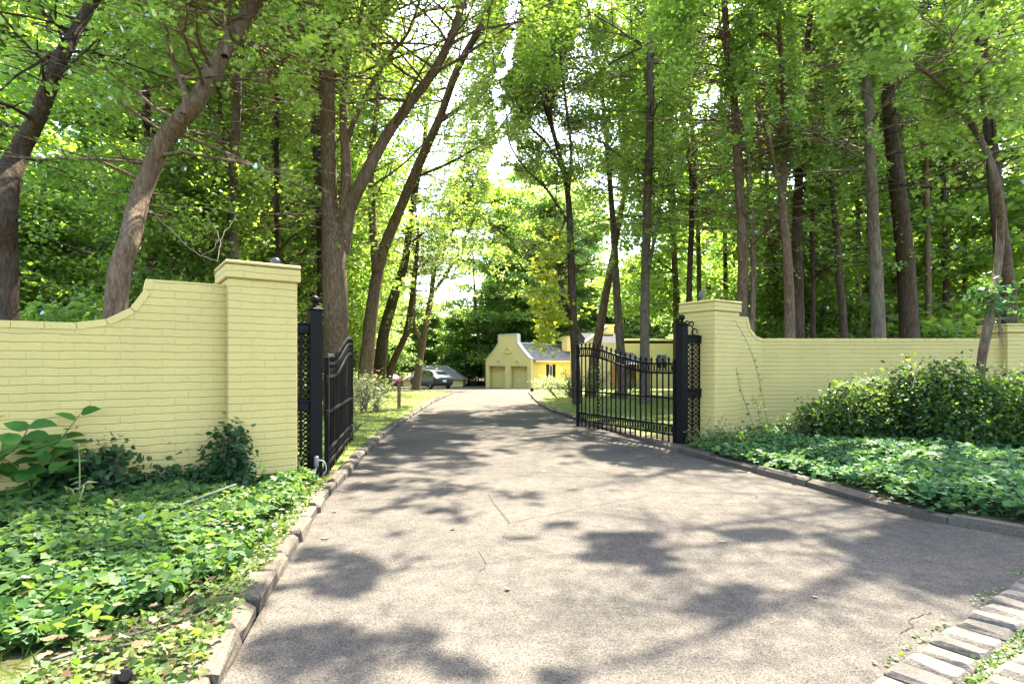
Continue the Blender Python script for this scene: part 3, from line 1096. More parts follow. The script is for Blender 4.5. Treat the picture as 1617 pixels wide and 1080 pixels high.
def side_panel(a, b, label, ornament):
    """fixed lattice panel from pillar face a to post b"""
    d = b - a
    L_ = d.length
    root = empty('lattice_panel', a, math.atan2(d.y, d.x), label, 'railing')
    mb = MB()
    for x in (.012, L_ / 2, L_ - .012):
        mb.bar((x, 0, .08), (x, 0, 1.60), .018)
    mb.bar((0, 0, .09), (L_, 0, .09), .022)
    mb.build('frame', M['black'], root)
    for z, hh in ((.82, .085), (1.62, .075)):
        mb = MB(); mb.box((L_ / 2, 0, z), (L_, .07, hh), 0, .008); mb.box((L_ / 2, 0, z + hh / 2 + .008), (L_, .10, .022), 0, .006)
        mb.box((L_ / 2, 0, z - hh / 2 - .005), (L_, .085, .018), 0, .005)
        mb.build('rail', M['black'], root)
    r = L_ / 4 - .012
    for z0, z1 in ((.11, .76), (.88, 1.57)):
        mb = MB()
        for cx in (L_ * .27, L_ * .73):
            n = int((z1 - z0) / (2 * r))
            st = (z1 - z0) / n
            for k in range(n):
                z = z0 + st * (k + .5)
                mb.tube(arc(cx, z, r * .98, 0, 2 * PI, 14), .008, 5, False)
                mb.bar((cx - r * .9, 0, z - r * .9), (cx + r * .9, 0, z + r * .9), .009)
                mb.bar((cx - r * .9, 0, z + r * .9), (cx + r * .9, 0, z - r * .9), .009)
                mb.lathe((cx, 0, z - .014), [(.004, 0), (.016, .008), (.016, .02), (.004, .028)], 8)
        mb.build('lattice', M['black'], root)
    if ornament:
        mb = MB()
        for cx, cz, r_, a0, a1 in ((.1, 1.73, .05, -1.4, 3.6), (.2, 1.76, .07, -.9, 4.1), (.31, 1.73, .05, -.4, 4.6), (.24, 1.85, .04, -1.5, 3.2), (.16, 1.85, .035, 0, 4.6)):
            if cx < L_:
                mb.tube(arc(cx, cz, r_, a0, a1, 12), [.016 - .009 * i / 12 for i in range(13)], 6)
        mb.bar((.02, 0, 1.68), (L_ - .02, 0, 1.68), .02)
        mb.build('scroll_ornament', M['black'], root)
    return root


pfl = LP0 + WL_DIR * PW + WL_N * .27
side_panel(pfl, PL + (pfl - PL) * .15, 'black iron lattice panel between the near pillar and its post', False)
pfr = RP0 + WL_N * .26 + WL_DIR * .0
side_panel(pfr, PR + (pfr - PR) * .14, 'black iron lattice panel topped by scrolls beside the far pillar', True)


def gate(hinge, end, label, chain_bar):
    d = end - hinge
    L_ = d.length
    root = empty('iron_gate', hinge, math.atan2(d.y, d.x), label, 'gate', 'the two open leaves of the gate')

    def th(x):
        s = min(1, max(0, (x / L_ - .18) / .72))
        return 1.26 + .29 * (s * s * (3 - 2 * s))
    for x, w in ((.0, .05), (L_, .045)):
        mb = MB()
        mb.box((x, 0, (th(x) + .03) / 2 + .05), (w, .045, th(x) + .03 - .02), 0, .004)
        mb.build('stile', M['black'], root)
    for dz in (0, -.145):
        mb = MB()
        pts = [(x, 0, th(x) + dz) for x in np.linspace(0, L_, 29)]
        for a, b in zip(pts, pts[1:]):
            mb.bar(a, (b[0] + .004, b[1], b[2]), .042, .028)
        mb.build('top_rail', M['black'], root)
    for z in (.74, .33, .19):
        mb = MB(); mb.bar((0, 0, z), (L_, 0, z), .042, .028); mb.build('cross_rail', M['black'], root)
    nb = 19
    xs_ = [L_ * (i + 1) / (nb + 1) for i in range(nb)]
    bme = fme = None
    for x in xs_:
        mb = MB(); mb.bar((x, 0, .07), (x, 0, th(x) + .03), .019); b = mb.build('bar', M['black'], root)
        if fme is None:
            m2 = MB()
            m2.lathe((0, 0, 0), [(.012, 0), (.02, .006), (.012, .014), (.014, .02), (.023, .032), (.023, .042), (.012, .056), (.003, .082)], 8)
            f_ = m2.build('finial', M['black'], b, True)
            fme = f_.data
        else:
            f_ = link('finial', fme, b)
        f_.location = (x, 0, th(x) + .026)
    for lo, hi in ((-.145, 0), (None, None)):
        mb = MB()
        cells = [0] + xs_ + [L_]
        for a, b in zip(cells, cells[1:]):
            cx = (a + b) / 2
            w = (b - a) / 2 - .012
            if lo is None:
                cz, hh = .26, .058
            else:
                cz, hh = th(cx) - .0725, .060
            sl = 0 if lo is None else (th(cx + .03) - th(cx - .03)) / .06
            for sg in (-1, 1):
                pts = []
                for i in range(9):
                    q = -1.15 + 2.3 * i / 8
                    xx = sg * (w * 1.02 - w * .95 * math.cos(q) * .98)
                    zz = hh * math.sin(q) / math.sin(1.15)
                    pts.append((cx + xx, 0, cz + zz + sl * xx))
                mb.tube(pts, .0085, 5)
            mb.lathe((cx, 0, cz - .012), [(.004, 0), (.014, .006), (.014, .018), (.004, .024)], 8)
        mb.build('scroll_band', M['black'], root)
    x = xs_[chain_bar]      # the bar dressed with a chain of scrolls
    for z, ze in ((.38, .69), (.80, th(x) - .2)):
        mb = MB()
        k = 0
        while z < ze:
            s = .028 if k % 2 else .034
            for sg in (-1, 1):
                mb.tube(arc(x + sg * (s + .006), z, s, 0, 2 * PI, 10), .006, 5, False)
            z += .066
            k += 1
        mb.build('scroll_chain', M['black'], root)
    for z in (1.08, .72, .16):
        mb = MB(); mb.lathe((-.045, 0, z - .05), [(.018, 0), (.022, .01), (.022, .09), (.018, .1)], 10); mb.bar((-.075, 0, z), (.0, 0, z), .02, .03)
        mb.build('hinge', M['black'], root)
    return root


gate(PL + Vector((.095, .10, 0)), Vector((-2.45, 8.70, 0)), 'black iron gate leaf standing open along the kerb, seen nearly edge on', 14)
gate(PR + Vector((-.08, .09, 0)), Vector((1.26, 10.90, 0)), 'black iron gate leaf standing open by the far post, its bars facing us', 14)

# conduit box and cable at the foot of the near post
o = empty('junction_box', PL - WL_N * .085 + WL_DIR * (-.01), ANG, 'small grey conduit box with loose cables at foot of the near post', 'box')
mb = MB(); mb.lathe((0, -.005, .19), [(.022, 0), (.026, .01), (.026, .10), (.018, .115)], 12); mb.build('box', M['pale_metal'], o, True)
mb = MB()
mb.tube(smooth_path([(0, -.005, .2), (-.03, -.04, .12), (-.09, -.06, .07), (-.11, -.07, .02)], [.008] * 4, 5)[0], .008, 6)
mb.tube(smooth_path([(.02, -.005, .26), (.08, -.01, .24), (.10, -.01, .15), (.07, .0, .1), (.09, -.02, .03)], [.007] * 5, 5)[0], .007, 6)
mb.build('cable', M['cable'], o, True)

# ================================================================== BUILDINGS
#GARAGE
def garage():
    a0 = P(767, 611)
    yaw = math.radians(-38)          # local +x along the front to the right and nearer
    # local frame: x along the gable front (left to right), y into the building
    W_, D_ = 5.6, 11.0
    gy = 56.0
    org = Vector(((767 - CX) / F * 57.0, 57.0, g(57) - .02))
    root = empty('garage', org, yaw, 'yellow gabled garage with two doors at the end of the drive', 'garage')
    he, hs, ht = 2.85, 4.45, 5.25
    xc = W_ / 2
    half = 1.12
    prof = [(0, 0), (0, he), (.06, he + .02)]
    for i in range(1, 9):
        q = i / 8
        prof.append((.06 + (xc - half - .06) * q, he + (hs - he) * (q ** 1.18)))
    prof += [(xc - half, ht), (xc + half, ht)]
    mir = [(W_ - x, z) for x, z in reversed(prof[:-2])]
    prof = prof + mir
    dw, dh = 2.05, 2.2
    d0, d1 = .42, W_ - .42 - dw
    # front wall in pieces round the two openings
    mb = MB()
    mb.prism([(0, 0), (d0, 0), (d0, dh), (d0 + dw, dh), (d0 + dw, 0), (d1, 0), (d1, dh), (d1 + dw, dh), (d1 + dw, 0), (W_, 0)] + list(reversed(prof[1:-1])), 0, .35)
    # side and back walls
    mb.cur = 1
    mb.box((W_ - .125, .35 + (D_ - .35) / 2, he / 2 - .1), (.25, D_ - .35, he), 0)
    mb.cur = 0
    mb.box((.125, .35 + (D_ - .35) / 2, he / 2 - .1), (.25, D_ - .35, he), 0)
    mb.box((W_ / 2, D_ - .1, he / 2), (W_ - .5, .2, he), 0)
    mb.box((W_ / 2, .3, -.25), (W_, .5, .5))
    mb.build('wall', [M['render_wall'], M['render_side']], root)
    for d in (d0, d1):
        mb = MB()
        mb.box((d + dw / 2, .44, dh / 2), (dw + .02, .06, dh + .02))
        for i in range(4):
            for j in range(4):
                mb.box((d + dw * (j + .5) / 4, .407, dh * (i + .5) / 4), (dw / 4 - .08, .02, dh / 4 - .08), 0, .008)
        mb.build('garage_door', M['door_paint'], root)
    # arched niche with a raised surround
    mb = MB()
    ar = [(xc + .38 * math.cos(t), 3.55 + .52 * math.sin(t)) for t in np.linspace(0, PI, 13)]
    ri = [(xc + .27 * math.cos(t), 3.55 + .40 * math.sin(t)) for t in np.linspace(0, PI, 13)]
    for i in range(12):
        mb.prism([ar[i], ar[i + 1], ri[i + 1], ri[i]], -.06, 0.02)
    mb.box((xc, -.03, 3.50), (.9, .1, .1))
    mb.build('niche_surround', M['render_wall'], root)
    mb = MB()
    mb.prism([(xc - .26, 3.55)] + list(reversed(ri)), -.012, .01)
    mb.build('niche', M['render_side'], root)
    for x in (xc - 1.15, xc + 1.15):
        mb = MB(); mb.box((x, -.08, 2.72), (.22, .14, .14), 0, .02); mb.bar((x, .0, 2.76), (x, -.06, 2.76), .05)
        mb.build('lamp', M['white'], root)
    # roof
    mb = MB()
    rid = 4.35
    ov = .25
    t_ = .12
    e = he - .08
    for sx in (0, 1):
        xe = -ov if sx == 0 else W_ + ov
        ze = e - ov * (rid - e) / xc
        mb.add([(xe, .36, ze), (xc, .36, rid), (xc, D_ + .2, rid), (xe, D_ + .2, ze), (xe, .36, ze + t_), (xc, .36, rid + t_), (xc, D_ + .2, rid + t_), (xe, D_ + .2, ze + t_)],
               [(0, 1, 2, 3), (4, 7, 6, 5), (0, 4, 5, 1), (2, 6, 7, 3), (0, 3, 7, 4)])
    rf = mb.build('roof', M['slate'], root)
    mb = MB()
    mb.box((W_ + ov + .03, .36 + D_ / 2, e - ov * (rid - e) / xc + .02), (.09, D_, .16), 0, .01)
    mb.build('fascia', M['render_wall'], root)
    mb = MB()
    mb.box((xc, D_ / 2 + 1, rid + t_ + .03), (.22, D_ - 2, .1), 0, .02)
    mb.build('ridge_cap', M['white'], rf)
    # white capping of the raked gable parapet
    mb = MB()
    pr = [q for q in prof[1:]]
    top_ = prof[1:-1]
    for a, b in zip(top_, top_[1:]):
        dx, dz = b[0] - a[0], b[1] - a[1]
        l = math.hypot(dx, dz)
        if l < .02:
            continue
        nx, nz = -dz / l * .07, dx / l * .07
        mb.prism([a, b, (b[0] + nx, b[1] + nz), (a[0] + nx, a[1] + nz)], -.05, .48)
    mb.build('gable_coping', M['white'], root)
    # window with dark shutters on the side wall
    wy = 3.3
    mb = MB(); mb.box((W_ + .012, wy, 1.72), (.03, .62, 1.25)); w = mb.build('window', M['white'], root)
    mb = MB(); mb.box((W_ + .03, wy, 1.72), (.02, .46, 1.08)); mb.build('pane', M['glass'], w)
    for s in (-1, 1):
        mb = MB(); mb.box((W_ + .03, wy + s * .56, 1.72), (.05, .44, 1.3), 0, .01)
        for k in range(8):
            mb.box((W_ + .057, wy + s * .56, 1.2 + k * .148), (.02, .36, .05), .0)
        mb.build('shutter', M['black'], w)
    mb = MB(); mb.box((W_ - 1.5, 8.6, 4.5), (.7, .9, 1.5)); mb.box((W_ - 1.5, 8.6, 5.3), (.82, 1.02, .12), 0, .02)
    mb.build('chimney', M['render_wall'], rf)


garage()


def house():
    """long yellow house among the trees on the right"""
    y0 = 46.0
    org = Vector(((924 - CX) / F * y0, y0, g(y0)))
    root = empty('house', org, math.radians(4), 'yellow house with grey roof and chimney behind the far gate leaf', 'house')
    L_, D_, hw = 9.5, 7.0, 3.75
    mb = MB()
    mb.box((L_ / 2, D_ / 2, hw / 2 - .2), (L_, D_, hw + .4))
    # parapet gable at the left end
    mb.prism([(0, 0)] * 0 + [(.0, hw - .02), (.35, hw - .02), (1.9, hw + 1.25), (1.9, hw + 1.45), (.0, hw + .25)], .02, .3)
    mb.build('wall', M['render_wall'], root)
    mb = MB()
    rz_ = hw + 1.0
    x1 = 3.3
    mb.add([(.32, .05, hw + .02), (x1, .05, hw + .02), (x1, 3.4, rz_), (.32, 3.4, rz_), (.32, D_ - .05, hw + .02), (x1, D_ - .05, hw + .02)],
           [(0, 1, 2, 3), (4, 3, 2, 5), (0, 3, 4), (1, 5, 2), (0, 4, 5, 1)])
    rf = mb.build('roof', M['dark_slate'], root)
    mb = MB(); mb.box((2.45, 3.4, rz_ + .2), (1.3, .8, .9), 0, .02); mb.box((2.45, 3.4, rz_ + .68), (1.42, .92, .1), 0, .02); mb.build('chimney', M['render_wall'], rf)
    mb = MB(); mb.box((x1 + (L_ - x1) / 2, D_ / 2, hw + .28), (L_ - x1, D_ + .1, .16), 0, .02); mb.build('cornice', M['render_wall'], root)
    mb = MB()
    mb.tube([(.0, -.05, hw + .05), (1.75, .0, hw + 1.35)], .09, 6); mb.build('gable_coping', M['white'], root)
    # tiled porch roof over an orange timber entrance
    mb = MB()
    px_ = 3.6
    for k in range(6):
        a0_, a1_ = PI + PI * k / 6, PI + PI * (k + 1) / 6
        mb.add([(px_ + 1.35 * math.cos(a0_), 1.35 * math.sin(a0_), 2.05), (px_ + 1.35 * math.cos(a1_), 1.35 * math.sin(a1_), 2.05), (px_ + .3 * math.cos(a1_), .3 * math.sin(a1_) * .2, 3.0), (px_ + .3 * math.cos(a0_), .3 * math.sin(a0_) * .2, 3.0)], [(0, 1, 2, 3)])
    mb.build('porch_roof', M['slate'], root)
    for x, w, m_ in ((2.35, .5, 'orange_wood'), (3.6, 1.0, 'wood'), (4.7, .5, 'orange_wood')):
        mb = MB(); mb.box((x, -.03, 1.02), (w, .08, 2.04), 0, .01)
        for zz in (.55, 1.45):
            mb.box((x, -.075, zz), (w * .65, .02, .6), 0, .006)
        mb.build('door', M[m_], root)
    for x in (6.3, 8.3):
        mb = MB(); mb.box((x, -.02, 2.3), (.9, .06, 1.2)); w = mb.build('window', M['white'], root)
        mb = MB(); mb.box((x - .2, -.055, 2.3), (.34, .02, 1.04)); mb.box((x + .2, -.055, 2.3), (.34, .02, 1.04)); mb.build('pane', M['glass'], w)


house()


def outbuilding():
    y0 = 63.0
    gz = g(y0) - .6
    x0, x1 = (632 - CX) / F * y0, (736 - CX) / F * y0
    root = empty('outbuilding', ((x0 + x1) / 2, y0, gz), 0, 'low yellow outbuilding with grey hipped roof behind the parked cars', 'outbuilding')
    W_ = (x1 - x0) - .8
    mb = MB(); mb.box((0, 2.5, .75), (W_, 5, 1.5)); mb.build('wall', M['render_wall'], root)
    mb = MB()
    e, rz_ = 1.36, H - (577 - HY) / F * 65.5 - gz
    a = W_ / 2 + .25
    r0 = W_ * .22
    mb.add([(-a, -.3, e), (a, -.3, e), (a, 5.3, e), (-a, 5.3, e), (-r0 * 1.1, 2.5, rz_), (r0 * .9, 2.5, rz_)], [(0, 1, 5, 4), (1, 2, 5), (2, 3, 4, 5), (3, 0, 4), (0, 3, 2, 1)])
    mb.build('roof', M['slate'], root)


outbuilding()


# ================================================================== CARS
def car(loc, rz, paint, label, L_=4.85, suv=True):
    root = empty('parked_car', loc, rz, label, 'car', 'cars parked in the court')
    # stations from the rear (x=0) to the nose: x, half width, underside, belt, roof half width, roof
    k = 1.0 if suv else .86
    ST = [(0.0, .80, .55, .88, .72, .90), (.06, .88, .36, 1.02, .74, 1.04), (.28, .95, .30, 1.10, .74, 1.22), (.85, .97, .26, 1.11, .68, 1.52), (1.5, .98, .24, 1.08, .66, 1.64),
          (2.3, .98, .24, 1.04, .66, 1.66), (2.85, .98, .24, 1.02, .66, 1.56), (3.55, .97, .24, 1.00, .78, 1.06), (4.2, .95, .26, .94, .76, .99), (4.65, .88, .32, .80, .7, .86), (4.85, .74, .45, .66, .6, .70)]
    sc = L_ / 4.85
    rings = []
    for x, w, zb, zt, wr, zr in ST:
        zb, zt, zr = zb, zt * k, zr * k
        half = [(w * .86, zb), (w * .99, zb + .16), (w, (zb + zt) / 2), (w * .965, zt), (wr, zr - .035), (wr * .72, zr)]
        pts = [(x * sc, y, z) for y, z in half] + [(x * sc, -y, z) for y, z in reversed(half)]
        rings.append(pts)
    body, win = MB(), MB()
    n = 12
    for i in range(len(rings) - 1):
        for j in range(n):
            j2 = (j + 1) % n
            q = [rings[i][j], rings[i + 1][j], rings[i + 1][j2], rings[i][j2]]
            side = j in (3, 7) and 3 <= i <= 5
            rear = j == 5 and 2 <= i <= 2
            front = j == 5 and i == 6
            tgt = win if (side or rear or front) else body
            tgt.add(q, [(0, 1, 2, 3)])
    body.add(rings[0], [tuple(range(n))])
    body.add(rings[-1], [tuple(reversed(range(n)))])
    b = body.build('body', paint, root, False)
    bm = bmesh.new(); bm.from_mesh(b.data); bmesh.ops.remove_doubles(bm, verts=bm.verts, dist=.001); bmesh.ops.recalc_face_normals(bm, faces=bm.faces); bm.to_mesh(b.data); bm.free()
    win.build('window', M['glass'], root)
    for x in (.88, 3.85):
        for s in (-1, 1):
            w = MB(); c = (x * sc, s * .86, .36)
            ring = [(c[0] + .27 * math.cos(t), c[1], c[2] + .27 * math.sin(t)) for t in np.linspace(0, 2 * PI, 25)]
            w.tube(ring, .095, 8, False)
            wh = w.build('wheel', M['tyre'], root, True)
            w = MB()
            for q in range(10):
                t = q * PI / 5
                w.bar((c[0], c[1] + s * .05, c[2]), (c[0] + .23 * math.cos(t), c[1] + s * .05, c[2] + .23 * math.sin(t)), .05, .03)
            w.tube([(c[0] + .24 * math.cos(t), c[1] + s * .05, c[2] + .24 * math.sin(t)) for t in np.linspace(0, 2 * PI, 21)], .025, 5, False)
            w.build('rim', M['rim'], wh)
    for s in (-1, 1):
        w = MB(); w.box((.075 * sc, s * .66, .93 * k), (.1, .5, .07), s * -.12, .02); w.build('tail_light', M['tail'], root)
        w = MB(); w.box((3.2 * sc, s * 1.06, 1.1 * k), (.16, .2, .14), 0, .04); w.build('mirror', paint, root)
    w = MB(); w.box((.0, 0, .72 * k), (.03, .36, .16), 0, .004); w.build('number_plate', M['plate'], root)
    w = MB(); w.box((.12 * sc, 0, .44), (.2, 1.55, .14), 0, .05); w.build('bumper', M['tyre'], root)
    return root


# rear right corner towards us
rear = Vector(((702 - CX) / F * 48.5, 48.5, g(48.5)))
hd = math.radians(90 + 37)
car(rear, hd, M['paint_blue'], 'dark blue coupe SUV parked beyond the lawn, its tail towards us')
rear2 = Vector(((622 - CX) / F * 53.0, 53.0, g(53)))
car(rear2, math.radians(90 + 37), M['paint_red'], 'red car parked next to the dark SUV behind a post', 4.5, False)

# ================================================================== SMALL THINGS
o = P(630, 646, .075)
root = empty('wooden_post', (o.x, o.y, hb(o.x, o.y)), .3, 'short brown wooden post standing on the lawn near the kerb', 'post')
mb = MB(); mb.box((0, 0, .33), (.09, .09, .8), 0, .008, .002); mb.build('post', M['wood'], root)
mb = MB(); mb.box((0, 0, .74), (.10, .10, .02), 0, .006); mb.build('cap', M['wood'], root)


def path_light(u, v, label, scale=1.0, tilt=0.0):
    p_ = P(u, v, .08)
    root = empty('garden_light', (p_.x, p_.y, hb(p_.x, p_.y) - .01), .4, label, 'lamp')
    root.rotation_euler = (tilt, tilt * .6, .4)
    root.scale = (scale,) * 3
    mb = MB(); mb.tube([(0, 0, -.05), (0, 0, .2)], .012, 8); mb.build('stake', M['black'], root)
    mb = MB(); mb.lathe((0, 0, .19), [(.02, 0), (.045, .01), (.045, .03), (.03, .035), (.045, .04), (.045, .06), (.03, .065), (.045, .07), (.05, .09), (.035, .11)], 14)
    for k in range(14):
        t = k * 2 * PI / 14
        mb.bar((.045 * math.cos(t), .045 * math.sin(t), .2), (.045 * math.cos(t), .045 * math.sin(t), .27), .008)
    mb.build('lamp_head', M['black'], root)


path_light(183, 1078, 'black ribbed garden light tipped over in the grass by the near kerb', .55, .9)
path_light(840, 628, 'small black garden light on the lawn at the end of the far kerb', 1.3)

# fallen pole and dry twigs in the ivy
a, b = P(262, 806, .2), P(372, 765, .28)
mb = MB(); mb.tube(smooth_path([a, a.lerp(b, .5) + Vector((0, 0, .0)), b], [.018, .018, .016], 5)[0], .009, 8)
tag(mb.build('fallen_pole', M['pole'], None, True), 'thin grey pole lying in the ivy below the near pillar', 'pole')
mb = MB()
for pts in ([(80, 1042), (180, 1010), (300, 975), (330, 960)], [(90, 1052), (160, 1028), (230, 1010)], [(240, 985), (290, 950), (310, 930)], [(0, 1010), (60, 1000), (130, 1010), (200, 1006)]):
    q = [P(u, v, .11) for u, v in pts]
    mb.tube(smooth_path(q, [.007] * len(q), 5)[0], [.007 - .004 * i / (len(q) * 5) for i in range((len(q) - 1) * 5 + 1)], 6)
tag(mb.build('dry_twigs', M['twig'], None, True), 'dry brown twigs lying along the edge of the ivy bed', 'twigs', None, 'stuff')

# ================================================================== TREES
def tree(label, y, stems, nb, L, t0=.35, ext=6.0, leaf=.125, per=34, rad=.55, bark='bark', mat='leaf', base_dy=0.0, rise=(.0, .6), tpl=KITE, keepall=False, tilt=.62,
         seed=0, extra=None, group=None, lean_y=0.0, name='tree', holes=.49, shade_boughs=()):
    if seed >= 17:
        holes = .545
        t0 += .10
    """stems: photo polylines (u, v, width) at distance y, first point on the ground; carried on upward by ext metres"""
    rng = np.random.default_rng(1000 + seed)
    random.seed(500 + seed)
    u0, v0, w0 = stems[0][0]
    base = Vector(((u0 - CX) / F * y, y, 0))
    base.z = hb(base.x, base.y) - .06
    leaf *= .66
    per = int(per * 1.75)
    wf = .84 if seed >= 13 else .9
    root = empty(name, base, 0, label, 'tree', group)
    mb = MB()
    S = []
    for si, st in enumerate(stems):
        pts, rad_ = [], []
        for i, (u, v, w) in enumerate(st):
            dy = lean_y * i / max(len(st) - 1, 1) + (0 if i == 0 else .25 * math.sin(i * 1.7 + seed + si))
            q = at(u, v, y + dy)
            if si == 0 and i == 0:
                q = Vector(((u - CX) / F * y, y, base.z - .15))
            pts.append(q - base)
            rad_.append(wf * w * y / F / 2)
        d = (pts[-1] - pts[-2]).normalized()
        d = (d + Vector((0, 0, .5))).normalized()
        e = ext * .5 if si == 0 else ext * .4
        n = 4
        for k in range(n):
            d = (d + Vector((rng.normal(0, .10), rng.normal(0, .10), .08))).normalized()
            pts.append(pts[-1] + d * e / n)
            rad_.append(max(rad_[-1] * .72, .012))
        if si == 0:
            rad_[0] *= 1.12
        pp, rr = smooth_path(pts, rad_, 5)
        mb.tube(pp, rr, 12 if w0 * y / F > .2 else 8, cap=False, rough=.05)
        tt0 = t0 if si == 0 else max(.12, t0 - .2)
        s = grow(mb, pp, rr, rng, nb if si == 0 else int(nb * .6), L, tt0, rise)
        S.append(s)
        if si == 0:
            main, mrr = pp, rr
    for k, tg in enumerate(shade_boughs):        # unseen limbs added above the drive to cast shade on it
        i = int(len(main) * (.62 + .07 * (k % 4)))
        a, b = Vector(main[min(i, len(main) - 1)]), Vector(tg) - base
        m = a.lerp(b, .5) + Vector((0, 0, (b - a).length * .10))
        pp, rr = smooth_path([a, m, b], [.06, .04, .012], 8)
        mb.tube(pp, rr, 7, cap=False)
        S.append(grow(mb, pp, rr, rng, 20, (.9, 2.2), .35, (-.15, .5)))
    mb.build('trunk', M[bark], root, True)
    S = np.concatenate(S)
    if extra:
        ex = np.array([list(at(u, v, yy) - base) for u, v, yy in extra])
        S = np.concatenate([S, ex])
    B = np.array(base)
    c = sprays_to_leaves(S, per, rad, rng, leaf)
    wpos = c + B
    if not keepall:
        k = view_keep(wpos, rng)
        sk, strong = sunlit_keep(wpos)
        k &= sk
        k &= sun_holes(wpos, holes) | strong
        c = c[k]
    c = c[c[:, 2] > .3]
    n = len(c)
    me = leaves_mesh('crown', c, leaf * rng.uniform(.65, 1.25, n), leaf_frames(n, tilt, rng), tpl, M[mat])
    link('crown', me, root)
    return root


NLEAF = 1.0
# ---- near left
tree('thick dark tree at the left picture edge forking above a stub', 8.2, [
    [(3, 560, 52), (4, 430, 46), (4, 340, 42), (10, 285, 44), (30, 240, 34), (62, 178, 28), (92, 100, 24), (125, 40, 20), (160, -20, 17)]], 40, (1.6, 3.2), .45, 5, .115, 40, .5, 'bark_dark', 'leaf_deep', seed=1, lean_y=.6, tpl=MAPLE)
tree('brown trunk leaning steeply to the right behind the near wall', 8.0, [
    [(172, 560, 40), (186, 460, 36), (205, 380, 34), (222, 310, 33), (258, 225, 33), (310, 160, 30), (352, 85, 28), (400, 5, 24), (440, -60, 20)],
    [(290, 180, 14), (292, 150, 10), (272, 90, 7), (258, 30, 6)], [(355, 90, 12), (358, 50, 8), (345, 5, 6)]], 46, (1.6, 3.2), .32, 5, .115, 40, .5, 'bark', 'leaf', seed=2, lean_y=.9, tpl=MAPLE)
tree('thin dark upright trunk just left of the leaning brown tree', 13.0, [
    [(243, 560, 17), (240, 440, 17), (238, 330, 16), (232, 200, 15), (230, 100, 13), (226, 10, 11)]], 44, (1.5, 3.4), .22, 6, .13, 38, .6, 'bark_dark', 'leaf_deep', seed=3)
tree('dark slim trunk seen just right of the leaning brown tree', 16.0, [
    [(292, 570, 14), (292, 430, 14), (291, 300, 13), (296, 180, 11), (300, 60, 9)]], 40, (1.6, 3.6), .2, 5, .14, 34, .65, 'bark_dark', 'leaf_deep', seed=4)
tree('pale forked trunk behind the top of the near pillar', 12.5, [
    [(372, 560, 18), (369, 430, 17), (366, 330, 16), (372, 220, 15), (376, 120, 13), (380, 20, 11)],
    [(364, 290, 9), (352, 230, 8), (346, 150, 7), (340, 90, 6)]], 44, (1.6, 3.4), .25, 6, .125, 38, .6, 'bark_grey', 'leaf', seed=5)
tree('slender trunk rising just right of the near pillar cap', 15.5, [
    [(438, 560, 11), (437, 420, 11), (437, 300, 10), (436, 180, 9), (438, 60, 7)]], 40, (1.5, 3.4), .25, 5, .13, 34, .6, 'bark_dark', 'leaf', seed=6)

# ---- beside the drive, left
tree('big brown twin trunked tree behind the near gate leaf', 13.5, [
    [(536, 657, 52), (532, 560, 44), (530, 480, 42), (527, 405, 40), (521, 330, 28), (519, 240, 25), (516, 120, 24), (520, 20, 22), (524, -60, 18)],
    [(538, 400, 30), (552, 330, 24), (574, 282, 22), (610, 215, 19), (650, 160, 17), (690, 105, 15), (722, 35, 13), (735, -30, 11)],
    [(540, 370, 20), (547, 270, 17), (542, 180, 14), (548, 100, 11), (570, 20, 8)],
    [(543, 240, 10), (562, 185, 9), (592, 125, 7), (622, 80, 6), (650, 40, 5)]], 64, (1.8, 4.2), .40, 15, .12, 40, .6, 'bark', 'leaf', seed=7, lean_y=-.6, shade_boughs=((-1.4, 8.0, 8.2), (-.2, 8.6, 9.0), (.6, 9.8, 9.8), (-2.0, 7.0, 7.6), (.4, 7.2, 8.2)))
tree('dark trunk standing right behind the big twin tree', 19.0, [
    [(508, 630, 16), (508, 480, 16), (506, 340, 15), (500, 240, 14), (500, 120, 12), (496, 20, 10)]], 40, (1.6, 3.6), .3, 6, .14, 34, .65, 'bark_dark', 'leaf', seed=8)
tree('long bare trunk leaning right over the drive behind the shrub', 19.0, [
    [(572, 638, 26), (580, 560, 23), (590, 470, 22), (604, 400, 20), (640, 310, 17), (668, 245, 16), (695, 185, 14), (722, 110, 13), (755, 50, 12), (788, -10, 10)],
    [(690, 195, 7), (728, 170, 6), (758, 130, 5), (786, 100, 3)], [(655, 280, 6), (700, 262, 5), (742, 240, 4), (778, 215, 3)],
    [(594, 430, 16), (588, 330, 13), (586, 240, 12), (596, 170, 10), (600, 80, 8)]], 56, (1.8, 4.0), .36, 12, .13, 38, .65, 'bark', 'leaf', seed=9)
tree('dark trunk close behind the long leaning one', 25.0, [
    [(598, 610, 24), (604, 540, 20), (620, 475, 18), (640, 410, 14), (650, 330, 11), (668, 240, 8), (676, 150, 6)]], 36, (1.8, 4.2), .35, 5, .15, 36, .75, 'bark_dark', 'leaf', seed=10)
tree('thin crooked trunk leaning right in front of the red car', 26.0, [
    [(604, 606, 14), (622, 570, 12), (640, 530, 11), (648, 490, 10), (654, 440, 9), (660, 380, 6)]], 26, (1.6, 3.4), .4, 4, .15, 32, .7, 'bark_dark', 'leaf_willow', seed=11)
tree('forked tree on the lawn in front of the dark SUV', 42.0, [
    [(656, 618, 15), (663, 570, 12), (671, 520, 11), (681, 470, 9.5), (685, 430, 8.5), (700, 370, 9), (718, 300, 7), (738, 245, 5)],
    [(667, 545, 8), (653, 505, 7), (656, 440, 6), (652, 370, 6), (660, 290, 5)],
    [(686, 460, 7), (712, 420, 6), (738, 370, 5), (752, 330, 4)], [(690, 420, 6), (730, 330, 5), (762, 250, 4), (776, 170, 3)]], 64, (2.2, 4.6), .36, 6, .2, 36, .95, 'bark', 'leaf', seed=12)

